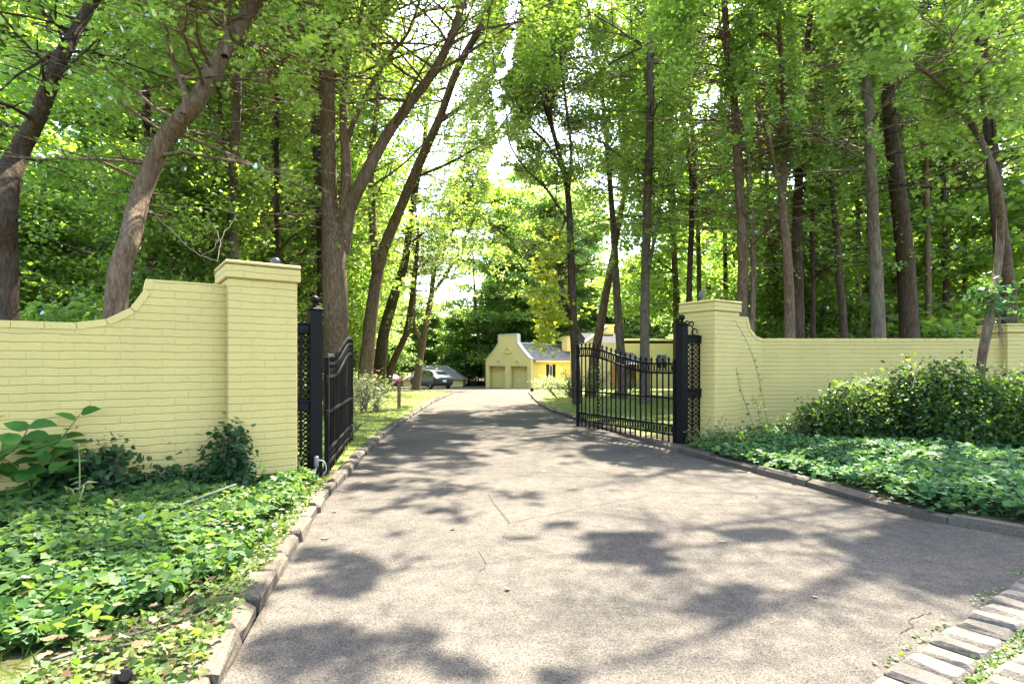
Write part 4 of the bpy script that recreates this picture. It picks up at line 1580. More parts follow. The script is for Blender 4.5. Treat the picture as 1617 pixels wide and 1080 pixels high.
# ---- beside the drive, right
tree('slim dark tree at the free end of the far gate leaf', 17.0, [
    [(912, 645, 18), (908, 560, 16), (904, 480, 15), (901, 390, 13), (897, 310, 11), (888, 260, 9), (872, 200, 7), (862, 140, 5), (858, 60, 4)],
    [(908, 545, 12), (897, 495, 10), (888, 465, 9), (882, 420, 6)],
    [(897, 310, 7), (902, 240, 6), (893, 160, 5), (886, 90, 4)], [(890, 270, 6), (862, 225, 5), (832, 195, 4), (815, 150, 3)], [(880, 235, 6), (858, 160, 5), (838, 80, 4), (822, 0, 3)], [(896, 350, 6), (864, 300, 5), (832, 268, 4), (806, 230, 3)]], 44, (1.3, 3.0), .46, 8, .12, 34, .5, 'bark_dark', 'leaf', seed=13, holes=.53,
    extra=[])
tree('tree leaning right and crossing its neighbour behind the gate bars', 22.0, [
    [(930, 635, 19), (940, 560, 17), (953, 485, 15), (966, 415, 13), (978, 350, 10), (990, 270, 8), (985, 190, 6), (995, 100, 5)]], 36, (1.5, 3.4), .42, 5, .14, 34, .6, 'bark', 'leaf', seed=14)
tree('upright trunk behind the gate, forking above the crossing', 20.5, [
    [(984, 640, 18), (979, 540, 16), (973, 450, 14), (970, 380, 13), (964, 300, 10), (955, 190, 8), (945, 100, 6), (930, 20, 5)],
    [(970, 380, 8), (983, 330, 7), (985, 270, 6), (978, 200, 4)]], 40, (1.5, 3.4), .4, 5, .14, 34, .6, 'bark_grey', 'leaf', seed=15)
tree('straight dark trunk behind the middle of the far gate leaf', 17.5, [
    [(1018, 640, 20), (1018, 540, 18), (1019, 440, 17), (1022, 330, 16), (1026, 220, 15), (1027, 110, 13), (1022, 10, 11)],
    [(1024, 420, 8), (1034, 375, 7), (1044, 320, 5), (1050, 250, 4)]], 60, (1.6, 4.2), .30, 12, .13, 36, .6, 'bark_grey', 'leaf', seed=16)
tree('thin trunk beside the left edge of the far pillar', 19.0, [
    [(1087, 600, 12), (1088, 470, 11), (1092, 350, 10), (1090, 260, 8), (1075, 160, 7), (1068, 60, 6)]], 40, (1.5, 3.4), .25, 6, .135, 34, .6, 'bark_dark', 'leaf_deep', seed=17)
tree('thin grey trunk rising over the far pillar cap', 21.0, [
    [(1104, 600, 9), (1104, 470, 9), (1102, 360, 8), (1096, 250, 7), (1088, 130, 6)]], 36, (1.5, 3.4), .28, 5, .14, 34, .6, 'bark_grey', 'leaf', seed=18)
tree('brown trunk just right of the far pillar cap', 14.0, [
    [(1174, 600, 22), (1173, 490, 21), (1173, 390, 19), (1167, 280, 17), (1160, 170, 15), (1148, 60, 13), (1142, -20, 11)],
    [(1186, 560, 11), (1190, 440, 10), (1186, 330, 9), (1180, 220, 7)]], 46, (1.5, 3.4), .3, 6, .12, 38, .6, 'bark', 'leaf_deep', seed=19)
tree('paler of the paired trunks over the low far wall', 13.5, [
    [(1248, 600, 20), (1247, 500, 19), (1243, 400, 16), (1236, 320, 14), (1238, 230, 12), (1236, 120, 10), (1228, 20, 8)],
    [(1240, 340, 8), (1225, 270, 7), (1205, 190, 6), (1160, 130, 5)]], 44, (1.5, 3.4), .3, 6, .12, 38, .6, 'bark', 'leaf_deep', seed=20)
tree('darker of the paired trunks over the low far wall', 15.5, [
    [(1262, 600, 22), (1261, 500, 20), (1259, 390, 18), (1262, 260, 15), (1270, 130, 12), (1280, 20, 10)]], 42, (1.5, 3.6), .28, 6, .13, 36, .6, 'bark_dark', 'leaf_deep', seed=21)
tree('thin dark trunk right of the paired trunks', 17.0, [
    [(1284, 600, 9), (1284, 480, 9), (1283, 380, 8), (1280, 260, 7)]], 30, (1.4, 3.2), .25, 4, .14, 34, .6, 'bark_dark', 'leaf', seed=22)
tree('slightly bent dark trunk above the middle of the far wall', 15.0, [
    [(1334, 600, 14), (1331, 500, 13), (1324, 430, 12), (1320, 360, 11), (1312, 280, 9), (1300, 180, 7)]], 36, (1.5, 3.4), .28, 5, .13, 36, .6, 'bark_dark', 'leaf', seed=23)
tree('straight grey brown trunk above the shrubs by the far wall', 12.5, [
    [(1390, 600, 25), (1386, 480, 23), (1380, 370, 20), (1376, 280, 18), (1370, 160, 16), (1362, 50, 14), (1356, -40, 12)]], 46, (1.5, 3.4), .32, 6, .12, 40, .6, 'bark_grey', 'leaf_deep', seed=24, lean_y=-.5, shade_boughs=((4.2, 8.6, 9.2), (3.0, 7.8, 8.8), (5.2, 7.6, 8.6), (2.6, 9.6, 10.2), (4.4, 6.6, 7.8), (3.6, 10.6, 11), (2.0, 7.0, 8.4)))
tree('broadest dark trunk in the wood behind the far wall', 16.0, [
    [(1440, 600, 36), (1434, 480, 32), (1425, 360, 28), (1412, 250, 26), (1403, 150, 22), (1398, 50, 18)]], 46, (1.6, 3.8), .32, 6, .135, 36, .65, 'bark_dark', 'leaf_deep', seed=25)
tree('thick trunk at the right behind the leaning sapling', 12.0, [
    [(1604, 600, 30), (1594, 500, 27), (1582, 390, 25), (1568, 260, 21), (1556, 130, 18), (1546, 10, 15)]], 46, (1.5, 3.4), .32, 6, .12, 40, .6, 'bark_dark', 'leaf_deep', seed=26)
for i, (u, y, w, top, lab) in enumerate(((1215, 20, 8, 1208, 'slim trunk between the far pillar and the paired trunks'), (1308, 21, 8, 1302, 'slim straight trunk left of the bent dark trunk'), (1357, 19, 9, 1350, 'slim trunk between the bent trunk and the grey brown one'),
        (1412, 22, 8, 1404, 'slim trunk just left of the broadest trunk'), (1466, 18, 11, 1460, 'slim dark trunk just right of the broadest trunk'), (1494, 19.5, 10, 1486, 'slim dark trunk midway between broadest trunk and sapling'), (1524, 21, 8, 1520, 'slim trunk behind and left of the sapling stem'),
        (1146, 23, 8, 1140, 'slim trunk rising behind the far pillar'), (1066, 24, 8, 1060, 'slim trunk behind the hinge side of the far gate leaf'))):
    tree(lab, y, [[(u, 600, w), (u, 480, w), ((u * 2 + top) / 3, 340, w * .9), (top, 180, w * .75), (top - 4, 40, w * .6)]], 26, (1.2, 2.6), .42, 4, .13, 26, .55, 'bark_dark' if i % 2 else 'bark', 'leaf_deep', seed=40 + i)
o = tree('slender sapling growing up through the shrubs, bending left overhead', 7.7, [
    [(1544, 690, 15), (1548, 590, 15), (1560, 515, 15), (1573, 440, 14), (1580, 370, 13), (1576, 300, 12), (1558, 240, 11), (1528, 190, 9), (1490, 140, 7), (1440, 95, 6), (1395, 60, 4)],
    [(1545, 215, 6), (1525, 150, 5), (1510, 90, 4), (1495, 20, 3)]], 36, (.8, 1.9), .45, 1.5, .105, 26, .38, 'bark', 'leaf', seed=27, tpl=MAPLE, rise=(-.1, .5))

# hanging branch of the slim dark tree, sunlight put into its leaf colour
rng = np.random.default_rng(5)
pts = [at(900, 330, 17.0), at(880, 380, 16.6), at(866, 430, 16.4), at(858, 480, 16.3), at(856, 540, 16.3)]
mb = MB(); pp, rr = smooth_path(pts, [.03, .022, .016, .01, .005], 5); mb.tube(pp, rr, 6)
br = [c for c in COL.objects if c.get('label', '').startswith('slim dark tree at the free end')][0]
inv = -Vector(br.location)
b_ = mb.build('hanging_branch', M['bark_dark'], br, True); b_.location = inv
S = []
for p_ in pp[4:]:
    for k in range(3):
        S.append(np.array(p_) + rng.normal(0, [.24, .24, .16]))
S += [np.array(at(rng.uniform(838, 895), rng.uniform(462, 520), 16.3)) for _ in range(14)] + [np.array(at(rng.uniform(845, 885), rng.uniform(510, 556), 16.3)) for _ in range(7)]
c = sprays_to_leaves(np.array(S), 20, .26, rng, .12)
l_ = link('sun_tinted_leaves', leaves_mesh('sun_tinted_leaves', c, .13 * rng.uniform(.7, 1.2, len(c)), leaf_frames(len(c), .8, rng), KITE, M['leaf_sun_tint']), b_)


# ---- the wood behind: a few grown trees, copied
def proto_tree(h, r, nb, L, t0, leaf, per, rad, bark, mat, seed, forks=1):
    rng = np.random.default_rng(seed)
    random.seed(seed)
    root = empty('tree', (0, 0, -200))
    mb = MB()
    S = []
    for f in range(forks):
        pts = [Vector((0, 0, -.3))]
        d = Vector((rng.normal(0, .06) + (.2 * (f * 2 - 1) if forks > 1 else 0), rng.normal(0, .06), 1)).normalized()
        n = 7
        for k in range(n):
            d = (d + Vector((rng.normal(0, .06), rng.normal(0, .06), .1))).normalized()
            pts.append(pts[-1] + d * h / n)
        rr = [r * (1 - .85 * k / n) for k in range(n + 1)]
        rr[0] *= 1.3
        pp, rr = smooth_path(pts, rr, 4)
        mb.tube(pp, rr, 9, False, .05)
        S.append(grow(mb, pp, rr, rng, nb // forks, L, t0, (-.05, .6), .6))
    mb.build('trunk', M[bark], root, True)
    S = np.concatenate(S)
    c = sprays_to_leaves(S, per, rad, rng, leaf)
    c = c[c[:, 2] > .4]
    n = len(c)
    link('crown', leaves_mesh('crown', c, leaf * rng.uniform(.65, 1.3, n), leaf_frames(n, .7, rng), KITE, M[mat]), root)
    return root


PROTO = {
    'a': proto_tree(15, .17, 62, (1.8, 3.6), .16, .18, 24, .75, 'bark_dark', 'leaf_deep', 21),
    'b': proto_tree(17, .21, 64, (1.8, 3.8), .22, .18, 24, .75, 'bark', 'leaf_deep', 22),
    'c': proto_tree(13, .14, 60, (1.6, 3.4), .10, .19, 26, .75, 'bark_grey', 'leaf', 23, 2),
    'd': proto_tree(6.5, .07, 60, (1.1, 2.3), .08, .105, 34, .5, 'bark_dark', 'leaf', 24),
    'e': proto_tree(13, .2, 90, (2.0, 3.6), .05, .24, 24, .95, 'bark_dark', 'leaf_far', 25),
}
used = {k: False for k in PROTO}
WOOD = {
    'l': ('trees in the wood behind the near wall', 'leafy tree in the wood behind the near wall'),
    'r': ('trees in the wood behind the far wall', 'leafy tree in the wood behind the far wall'),
    'm': ('trees closing the view beyond the garage', 'full leafy tree closing the view beyond the garage'),
    'd': ('trees in the wood beside the lawn', 'leafy tree in the wood left of the lawn'),
    'k': ('tall airy trees beyond the garage', 'tall airy tree rising behind the garage roof'),
    's': ('saplings behind the near wall', 'bushy sapling low in the wood behind the near wall'),
    't': ('saplings behind the far wall', 'bushy sapling low in the wood behind the far wall'),
}
NR = np.random.default_rng(77)


def plant(kind, x, y, where, sc=1.0, dz=0.0):
    o = copy_tree(PROTO[kind]) if used[kind] else PROTO[kind]
    used[kind] = True
    o.location = (x, y, g(y) - .05 + dz)
    o.rotation_euler = (0, 0, NR.uniform(0, 2 * PI))
    o.scale = (sc, sc, sc * NR.uniform(.92, 1.1))
    tag(o, WOOD[where][1], 'tree', WOOD[where][0])


def spots(x0, x1, y0, y1, n, dmin, ok):
    out = []
    for _ in range(4000):
        if len(out) >= n:
            break
        y = y0 + (y1 - y0) * NR.random() ** 1.2
        x = NR.uniform(x0, x1)
        if not ok(x, y):
            continue
        if all((x - a) ** 2 + (y - b) ** 2 > dmin ** 2 for a, b in out):
            out.append((x, y))
    return out


inu = lambda x, y, a, b: a < CX + F * x / y < b
for x, y in spots(-30, -4.5, 17, 58, 24, 3.0, lambda x, y: inu(x, y, -120, 520) and x < -5.5 - .04 * y):
    plant('abc'[NR.integers(3)], x, y, 'l', NR.uniform(.9, 1.2))
for x, y in spots(-26, -7.5, 30, 62, 7, 3.5, lambda x, y: inu(x, y, 520, 600) and x < -8.5):
    plant('bc'[NR.integers(2)], x, y, 'd', NR.uniform(.9, 1.1))
for x, y in spots(5.5, 42, 19, 60, 24, 3.2, lambda x, y: inu(x, y, 1080, 1760)):
    plant('abc'[NR.integers(3)], x, y, 'r', NR.uniform(.9, 1.2))
for x, y in spots(-17, -3.5, 12.5, 26, 12, 2.0, lambda x, y: inu(x, y, -90, 450)):
    plant('d', x, y, 's', NR.uniform(.8, 1.15))
for x, y in spots(7, 28, 18, 30, 10, 2.0, lambda x, y: inu(x, y, 1130, 1720)):
    plant('d', x, y, 't', NR.uniform(.8, 1.15))
# beyond the garage, the house and the court
for u, y, sc in ((600, 66, 1.1), (632, 72, .95), (660, 78, .85), (690, 74, .78), (716, 70, .70), (742, 76, .82), (768, 72, .95), (800, 74, 1.15), (828, 70, 1.45), (858, 76, 1.75), (888, 68, 1.6), (918, 74, 1.7), (950, 70, 1.15), (985, 66, 1.2),
                 (1020, 72, 1.25), (1055, 66, 1.2), (1090, 70, 1.25), (560, 70, 1.25), (520, 64, 1.25), (640, 92, 1.0), (705, 95, .85), (780, 95, 1.0), (850, 92, 2.0), (815, 84, 1.5), (872, 80, 1.8), (730, 90, .85), (580, 88, 1.4), (910, 90, 1.4)):
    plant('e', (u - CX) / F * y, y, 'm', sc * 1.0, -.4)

for k, u, y, sc in (('c', 772, 69, 1.75), ('b', 806, 66, 1.55), ('a', 842, 71, 1.9), ('c', 872, 64, 1.7)):
    plant(k, (u - CX) / F * y, y, 'k', sc, -.4)

# ================================================================== SHRUBS AND PLANTS
def shrub(name, label, cat, ellipsoids, n, leaf, mat, tpl=KITE, tilt=.9, stems=10, seed=0, origin=None, group=None, spray=None, keepz=.02):
    """leafy mass: ellipsoids (x, y, z, rx, ry, rz) in metres round the origin"""
    rng = np.random.default_rng(3000 + seed)
    random.seed(900 + seed)
    root = empty(name, origin, 0, label, cat, group)
    C = []
    tot = sum(e[3] * e[4] * e[5] for e in ellipsoids)
    mb = MB()
    for (x, y, z, rx, ry, rz) in ellipsoids:
        k = int(n * rx * ry * rz / tot)
        ns = max(6, k // 14)
        d = rng.normal(size=(ns, 3)); d /= np.linalg.norm(d, axis=1, keepdims=True)
        r = rng.random(ns) ** .33 * rng.uniform(.82, 1.14, ns)
        sp = np.array([x, y, z]) + d * r[:, None] * np.array([rx, ry, rz])
        sp = sp[sp[:, 2] > keepz]
        for q in sp[:: max(1, len(sp) // max(stems, 1))]:
            m = Vector((x * .6 + q[0] * .25, y * .6 + q[1] * .25, q[2] * .5))
            mb.tube([Vector((x * .6, y * .6, -.05)), m, Vector(q)], [.012, .008, .003], 5)
        C.append(sprays_to_leaves(sp, 14, spray or leaf * 3.2, rng, leaf, .15))
    C = np.concatenate(C)
    C = C[C[:, 2] > .0]
    mb.build('stems', M['twig'], root)
    m = len(C)
    link('foliage', leaves_mesh('foliage', C, leaf * rng.uniform(.6, 1.25, m), leaf_frames(m, tilt, rng), tpl, M[mat]), root)
    return root


def gp(u, y):
    x = (u - CX) / F * y
    return Vector((x, y, hb(x, y) - .02))


shrub('shrub', 'wide dark green shrub against the far wall, left of the sapling', 'shrub', [(-.3, 0, .40, .50, .45, .44), (.2, .1, .44, .46, .45, .5), (-.62, .1, .25, .34, .35, .3), (.1, -.3, .25, .5, .3, .25)], 13000, .055, 'shrub', seed=1, origin=gp(1372, 7.9))
shrub('shrub', 'tallest rounded shrub in front of the far wall beside the sapling', 'shrub', [(-.22, 0, .55, .46, .45, .58), (.22, .05, .64, .44, .45, .62), (.0, -.3, .35, .5, .35, .38)], 13000, .055, 'shrub', seed=2, origin=gp(1478, 7.6))
shrub('shrub', 'dark shrub right of the sapling at the picture edge', 'shrub', [(-.2, 0, .5, .5, .5, .55), (.4, .05, .55, .55, .5, .58), (.9, 0, .5, .5, .5, .5)], 12000, .055, 'shrub', seed=3, origin=gp(1590, 7.4))
# climber on the sapling
shrub('vine', 'leafy vine wrapped round the sapling where it crosses the wall top', 'vine', [(0, 0, .22, .16, .12, .2), (.12, -.03, -.02, .12, .1, .14), (.14, 0, -.35, .06, .06, .2)], 330, .075, 'ivy_blue', IVY, .8, 4, 4, at(1566, 500, 7.55), keepz=-2)
# vine foliage at negative z is trimmed by the ground test, so it hangs from its own origin
shrub('shrub', 'loose pale leaved shrub on the lawn behind the near gate leaf', 'shrub', [(0, 0, .45, .45, .5, .5), (.35, .4, .35, .35, .5, .38), (-.2, -.8, .3, .3, .6, .3), (.05, .3, .75, .3, .3, .25)], 2600, .075, 'shrub_pale', LANCE, .9, 26, 5, gp(572, 14.0), spray=.2)
shrub('flowering_shrub', 'shrub with pink blossom beside the post on the lawn', 'shrub', [(0, 0, .5, .7, .6, .55), (.5, .2, .45, .5, .5, .45)], 1500, .10, 'shrub', KITE, .9, 8, 6, gp(578, 22.5), spray=.25)
rng = np.random.default_rng(9)
fs_ = [c for c in COL.objects if c.name.startswith('flowering_shrub')][0]
cc = np.array([rng.normal([.1, -.3, .8], [.5, .3, .22]) for _ in range(160)])
link('blossoms', leaves_mesh('blossoms', cc, np.full(160, .10) * rng.uniform(.6, 1.3, 160), leaf_frames(160, .9, rng), KITE, M['bloom']), fs_)
shrub('shrub', 'sprawling twiggy shrub on the lawn behind the far gate leaf', 'shrub', [(-.5, 0, .5, .9, .7, .55), (.6, .2, .6, .9, .7, .6), (1.7, .3, .45, .8, .6, .45), (-1.4, 0, .6, .5, .4, .3)], 2600, .11, 'shrub_pale', LANCE, .8, 60, 7, gp(918, 21.0), spray=.3)
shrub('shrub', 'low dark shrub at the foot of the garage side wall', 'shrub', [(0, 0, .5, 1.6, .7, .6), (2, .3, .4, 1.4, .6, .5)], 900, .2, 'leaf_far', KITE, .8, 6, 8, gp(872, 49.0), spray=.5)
for i, (u, y, s, lab) in enumerate(((60, 9.6, 1.0, 'bright leafed bush showing over the low near wall'), (150, 11, 1.1, 'low bush over the swoop of the near wall'), (300, 11.5, 1.15, 'bush half hidden behind the high part of the near wall'))):
    shrub('bush', lab, 'bush', [(0, 0, 1.1 * s, 1.1, .9, 1.1 * s), (.6, .2, 1.6 * s, .8, .7, .8), (-.7, .1, 1.4 * s, .7, .7, .9)], 4200, .12, 'leaf', KITE, .7, 12, 20 + i, gp(u, y), spray=.4)
for i, (u, y, s, lab) in enumerate(((1310, 18, 1.0, 'low bush behind the middle of the far wall'), (1490, 17.5, 1.0, 'low bush behind the far wall near the broad trunk'), (1215, 19, 1.0, 'low bush behind the swoop of the far wall'))):
    shrub('bush', lab, 'bush', [(0, 0, 1.2 * s, 1.3, .9, 1.1 * s), (.7, .2, 1.6 * s, .9, .7, .9), (-.8, .1, 1.5 * s, .8, .7, .9)], 4200, .13, 'leaf_deep', KITE, .7, 12, 30 + i, gp(u, y), spray=.42)
# ivy climbing the near wall and pillar
pb = LP0 + WL_DIR * .0 - WL_N * .08
shrub('climbing_ivy', 'dark ivy climbing the foot of the near pillar in a cone', 'ivy', [(0, 0, .12, .26, .13, .2), (-.02, .02, .34, .17, .09, .2), (-.03, .03, .55, .10, .07, .14)], 1300, .052, 'ivy_dark', IVY, .9, 6, 40, Vector((pb.x, pb.y - .02, .1)), spray=.1)
q = LP0 + WL_DIR * -1.0 + WL_N * .07
shrub('climbing_ivy', 'ivy clump spilling right from the knotweed against the near wall', 'ivy', [(0, -.05, .2, .3, .14, .24), (.14, -.03, .38, .22, .12, .15), (-.2, -.1, .2, .25, .15, .24)], 1400, .056, 'ivy_dark', IVY, .9, 8, 41, Vector((q.x, q.y, .08)), spray=.12)
q = LP0 + WL_DIR * -.42 + WL_N * .07
shrub('climbing_ivy', 'low line of ivy along the near wall between clump and pillar', 'ivy', [(-.2, -.13, .08, .22, .10, .12), (.15, .05, .10, .22, .10, .14), (0, -.05, .2, .07, .06, .12)], 800, .05, 'ivy_dark', IVY, .9, 6, 42, Vector((q.x, q.y, .09)), spray=.1)


def big_leaf_plant():
    rng = np.random.default_rng(77)
    o = P(40, 800, .12)
    root = empty('broad_leaved_plant', o, 0, 'tall plant with large oval leaves on arching stems at far left', 'plant')
    y = o.y
    mb = MB()
    cen, fr_s, fr_h, fr_n, sz = [], [], [], [], []
    for st in ([(30, 800), (62, 745), (95, 695), (128, 652)], [(20, 800), (25, 745), (10, 690), (-5, 660)], [(60, 800), (75, 760), (88, 725), (90, 700)], [(-20, 800), (-10, 740), (30, 700), (46, 672)], [(5, 810), (20, 780), (40, 765), (58, 760)], [(70, 810), (50, 770), (30, 740), (0, 720)], [(-40, 800), (-30, 720), (-20, 680)]):
        dy = rng.uniform(-.25, .12)
        pts = [at(u, v, y + dy * (i + 1) / 2) - o for i, (u, v) in enumerate(st)]
        pp, rr = smooth_path(pts, [.008, .007, .005, .003][:len(pts)], 6)
        mb.tube(pp, rr, 6)
        for k in range(4, len(pp), 2):
            sg = 1 if (k // 2) % 2 else -1
            d = (pp[k] - pp[k - 1]).normalized()
            side = Vector((sg, rng.uniform(-.7, .5), rng.uniform(-.15, .35)))
            h = (side + d * .35).normalized()
            n = Vector((rng.normal(0, .25), -.45 + rng.normal(0, .25), 1))
            n = (n - h * n.dot(h)).normalized()
            cen.append(pp[k]); fr_h.append(h); fr_n.append(n); fr_s.append(h.cross(n)); sz.append(rng.uniform(.13, .19))
    for _ in range(120):
        u, v = rng.uniform(-40, 120), rng.uniform(690, 820)
        p_ = at(u, v, y + rng.uniform(-.3, .15)) - o
        h = Vector((rng.normal(), rng.normal() - .3, rng.normal(0, .3))).normalized()
        n = Vector((rng.normal(0, .3), -.4, 1)); n = (n - h * n.dot(h)).normalized()
        cen.append(p_); fr_h.append(h); fr_n.append(n); fr_s.append(h.cross(n)); sz.append(rng.uniform(.12, .18))
    mb.build('stems', M['stem'], root, True)
    A = lambda z: np.array([list(i) for i in z])
    link('leaves', leaves_mesh('leaves', A(cen), np.array(sz), (A(fr_s), A(fr_h), A(fr_n)), OVATE, M['knot']), root)


big_leaf_plant()


def leggy(label, paths, y, leaf, mat, every=2, seed=0, cat='weed', name='weed', tpl=KITE, wid=.006):
    rng = np.random.default_rng(seed)
    o = at(paths[0][0][0], paths[0][0][1], y)
    root = empty(name, o, 0, label, cat)
    mb = MB(); C = []
    for st in paths:
        pts = [at(u, v, y + .05 * i) - o for i, (u, v) in enumerate(st)]
        pp, rr = smooth_path(pts, [wid * (1 - .6 * i / len(pts)) for i in range(len(pts))], 8)
        mb.tube(pp, rr, 5)
        for k in range(3, len(pp), every):
            for s in (-1, 1):
                C.append(np.array(pp[k]) + rng.normal(0, .008, 3))
    mb.build('stems', M['stem'], root, True)
    C = np.array(C)
    link('leaves', leaves_mesh('leaves', C, leaf * rng.uniform(.6, 1.2, len(C)), leaf_frames(len(C), .7, rng), tpl, M[mat]), root)
    return root


leggy('tall leggy weed leaning against the far wall beside its pillar', [[(1212, 668), (1205, 630), (1195, 585), (1182, 545), (1160, 505)], [(1190, 672), (1178, 640), (1168, 610), (1162, 580)], [(1200, 670), (1196, 640), (1188, 625)]], 8.2, .055, 'weed', 2, 1)
leggy('single upright weed stalk in front of the near wall', [[(126, 845), (125, 800), (126, 740), (124, 700)], [(125, 800), (115, 775), (108, 770)], [(125, 790), (132, 770), (133, 765)]], 3.9, .075, 'weed', 9, 2, wid=.007)
leggy('wispy pale weed beside the near lattice panel', [[(470, 765), (472, 735), (478, 715)], [(476, 768), (474, 740), (468, 722)], [(430, 762), (425, 745), (436, 738)]], 5.55, .04, 'weed', 3, 3)
for i, (u, v, hh) in enumerate(((1206, 672, .28), (1228, 668, .24), (1240, 666, .30))):
    o = at(u, v, 8.3)
    shrub('conifer_seedling', ('little dark conifer seedling below the leggy weed', 'shorter of the two conifer seedlings by the far wall', 'taller of the two conifer seedlings by the far wall')[i], 'seedling',
          [(0, 0, hh * .3, .06, .06, hh * .3), (0, 0, hh * .65, .035, .035, hh * .35)], 260, .035, 'ivy_dark', LANCE, .6, 3, 50 + i, Vector((o.x, o.y, hb(o.x, o.y))), spray=.03)
for i, (u, y, rx, lab) in enumerate(((1115, 7.9, .35, 'feathery weeds at the foot of the far gate post'), (1160, 7.7, .4, 'loose weeds below the far pillar'), (1245, 7.9, .4, 'pale weeds below the conifer seedlings'))):
    shrub('weeds', lab, 'weeds', [(0, 0, .14, rx, .3, .2), (rx * .5, .1, .2, rx * .5, .2, .2)], 620, .055, 'weed', LANCE if i == 0 else KITE, .8, 14, 60 + i, gp(u, y), spray=.12)
for i, (u, y, lab) in enumerate(((562, 10.0, 'straggly weed under the free end of the near gate leaf'), (545, 8.6, 'dark weed growing along the near gate leaf'))):
    shrub('weeds', lab, 'weeds', [(0, 0, .16, .22, .5, .2)], 420, .06, 'weed', LANCE, .8, 14, 70 + i, gp(u, y), spray=.14)

# dead vine hanging across to the near pillar
mb = MB()
for pts in ([(222, 318, 7.6), (262, 355, 7.2), (300, 318 + 75, 6.6), (345, 415, 5.9)], [(195, 322, 7.8), (250, 324, 7.4), (300, 328, 7.2), (340, 330, 7.1), (376, 338, 7.0)], [(376, 338, 7.0), (352, 372, 6.6), (342, 412, 6.0)], [(330, 345, 7.0), (345, 372, 6.6), (335, 395, 6.4), (318, 402, 6.3)]):
    q = [at(*p_) for p_ in pts]
    pp, rr = smooth_path(q, [.008] * len(q), 6)
    pp = [p_ + Vector((random.uniform(-.012, .012), 0, random.uniform(-.012, .012))) for p_ in pp]
    mb.tube(pp, .0035, 5)
tag(mb.build('dead_vine', M['twig'], None, True), 'bare dry vine strung from the leaning trunk to the near pillar', 'vine')

# ================================================================== GROUND COVER (nobody could count it)
def scatter(name, label, cat, n, xr, yr, ok, size, mat, tpl, tilt, height, seed, face=None, fw=0.0):
    rng = np.random.default_rng(seed)
    x = rng.uniform(*xr, n); y = rng.uniform(*yr, n)
    k = ok(x, y, rng)
    x, y = x[k], y[k]
    z = np.array([hb(a, b) for a, b in zip(x, y)])
    m = .5 * vnoise(x * 2.1 + 11, y * 2.1) + .5 * vnoise(x * 5.3, y * 5.3 + 17)
    z = z + height * (.15 + .85 * m) * rng.random(len(x)) ** .55
    c = np.stack([x, y, z], 1)
    s = size * rng.uniform(.45, 1.0, len(x)) ** 1.3 * 1.6
    o = link(name, leaves_mesh(name, c, s, leaf_frames(len(x), tilt, rng, face, fw), tpl, M[mat]))
    return tag(o, label, cat, None, 'stuff')


_eL = np.array(sorted([(p.y, p.x) for p in OL if p.y < 33])); _eR = np.array(sorted([(p.y, p.x) for p in ORr if p.y < 31 and p.x < 12]))
xl = lambda y: np.interp(y, _eL[:, 0], _eL[:, 1])
xr_ = lambda y: np.interp(y, _eR[:, 0], _eR[:, 1])
wl = lambda x: 5.20 + .11 + (x + 2.59) / WL_DIR.x * WL_DIR.y     # street face line of the near wall
wall_r = lambda x: np.where(x < corner.x, 8.37 + (x - 2.98) * WL_DIR.y / WL_DIR.x, corner.y)


def bed_left(x, y, rng):
    edge = xl(y) - x
    corner_grass = (edge < .12 + .55 * np.clip((3.1 - y) / .9, 0, 1) + .25 * (vnoise(x * 4, y * 4) - .5))
    return (edge > .02) & (y < wl(x) - .03) & ~corner_grass & (vnoise(x * 3.1 + 3, y * 3.1) + vnoise(x * 8, y * 8) * .3 > .26)


scatter('ivy', 'thick bed of ivy leaves between the near wall and the kerb', 'ground cover', 90000, (-5.2, -.9), (1.5, 6.2), bed_left, .042, 'ivy', IVY, .75, .19, 1)
scatter('ground_weeds', 'small bright weeds and clover along the near kerb', 'weeds', 26000, (-3.2, -.6), (1.2, 6.4), lambda x, y, r: (xl(y) - x > -.05) & (xl(y) - x < .25 + 1.0 * np.clip((3.2 - y) / 1.2, 0, 1) + .35 * vnoise(x * 3, y * 3)) & (y < wl(x)) & (vnoise(x * 5 + 2, y * 5) > .25), .03, 'weed', KITE, .8, .07, 2)
scatter('grass_tufts', 'short grass growing by the near kerb', 'grass', 9000, (-3.0, -.6), (1.2, 6.6), lambda x, y, r: (xl(y) - x > -.03) & (xl(y) - x < .3 + .8 * np.clip((3.2 - y) / 1.2, 0, 1)) & (y < wl(x) + .3) & (vnoise(x * 6 + 8, y * 6 + 1) > .45), .07, 'blade', BLADE, .35, .01, 3, (0, -.9, .3), .55)
scatter('ivy', 'blue green ground ivy spread before the far wall and shrubs', 'ground cover', 130000, (1.9, 10.5), (3.0, 9.3), lambda x, y, r: (x - xr_(y) > .05) & (y < wall_r(x) - .02) & (x < 1.4 * y + 1.2) & (vnoise(x * 2.3 + 30, y * 2.3) + .4 * vnoise(x * 7, y * 7) > .24), .058, 'ivy_blue', KITE, .65, .24, 4)
scatter('ivy', 'larger ivy leaves trailing over the far kerb', 'ground cover', 30000, (1.9, 10.5), (3.0, 9.0), lambda x, y, r: (x - xr_(y) > -.06) & (x - xr_(y) < .7 + .5 * vnoise(x, y)) & (y < wall_r(x) - .02) & (vnoise(x * 2.7 + 60, y * 2.7) > .42), .052, 'ivy_blue', IVY, .65, .15, 5)
scatter('grass', 'short sunlit grass of the lawn along the near side of the drive', 'grass', 70000, (-9, -1.5), (6.6, 34), lambda x, y, r: (xl(y) - x > .0) & (xl(y) - x < 1.5 + .18 * y) & (r.random(len(x)) < 9 / (y + 3)), .085, 'blade', BLADE, .45, .01, 6, (0, -.9, .3), .5)
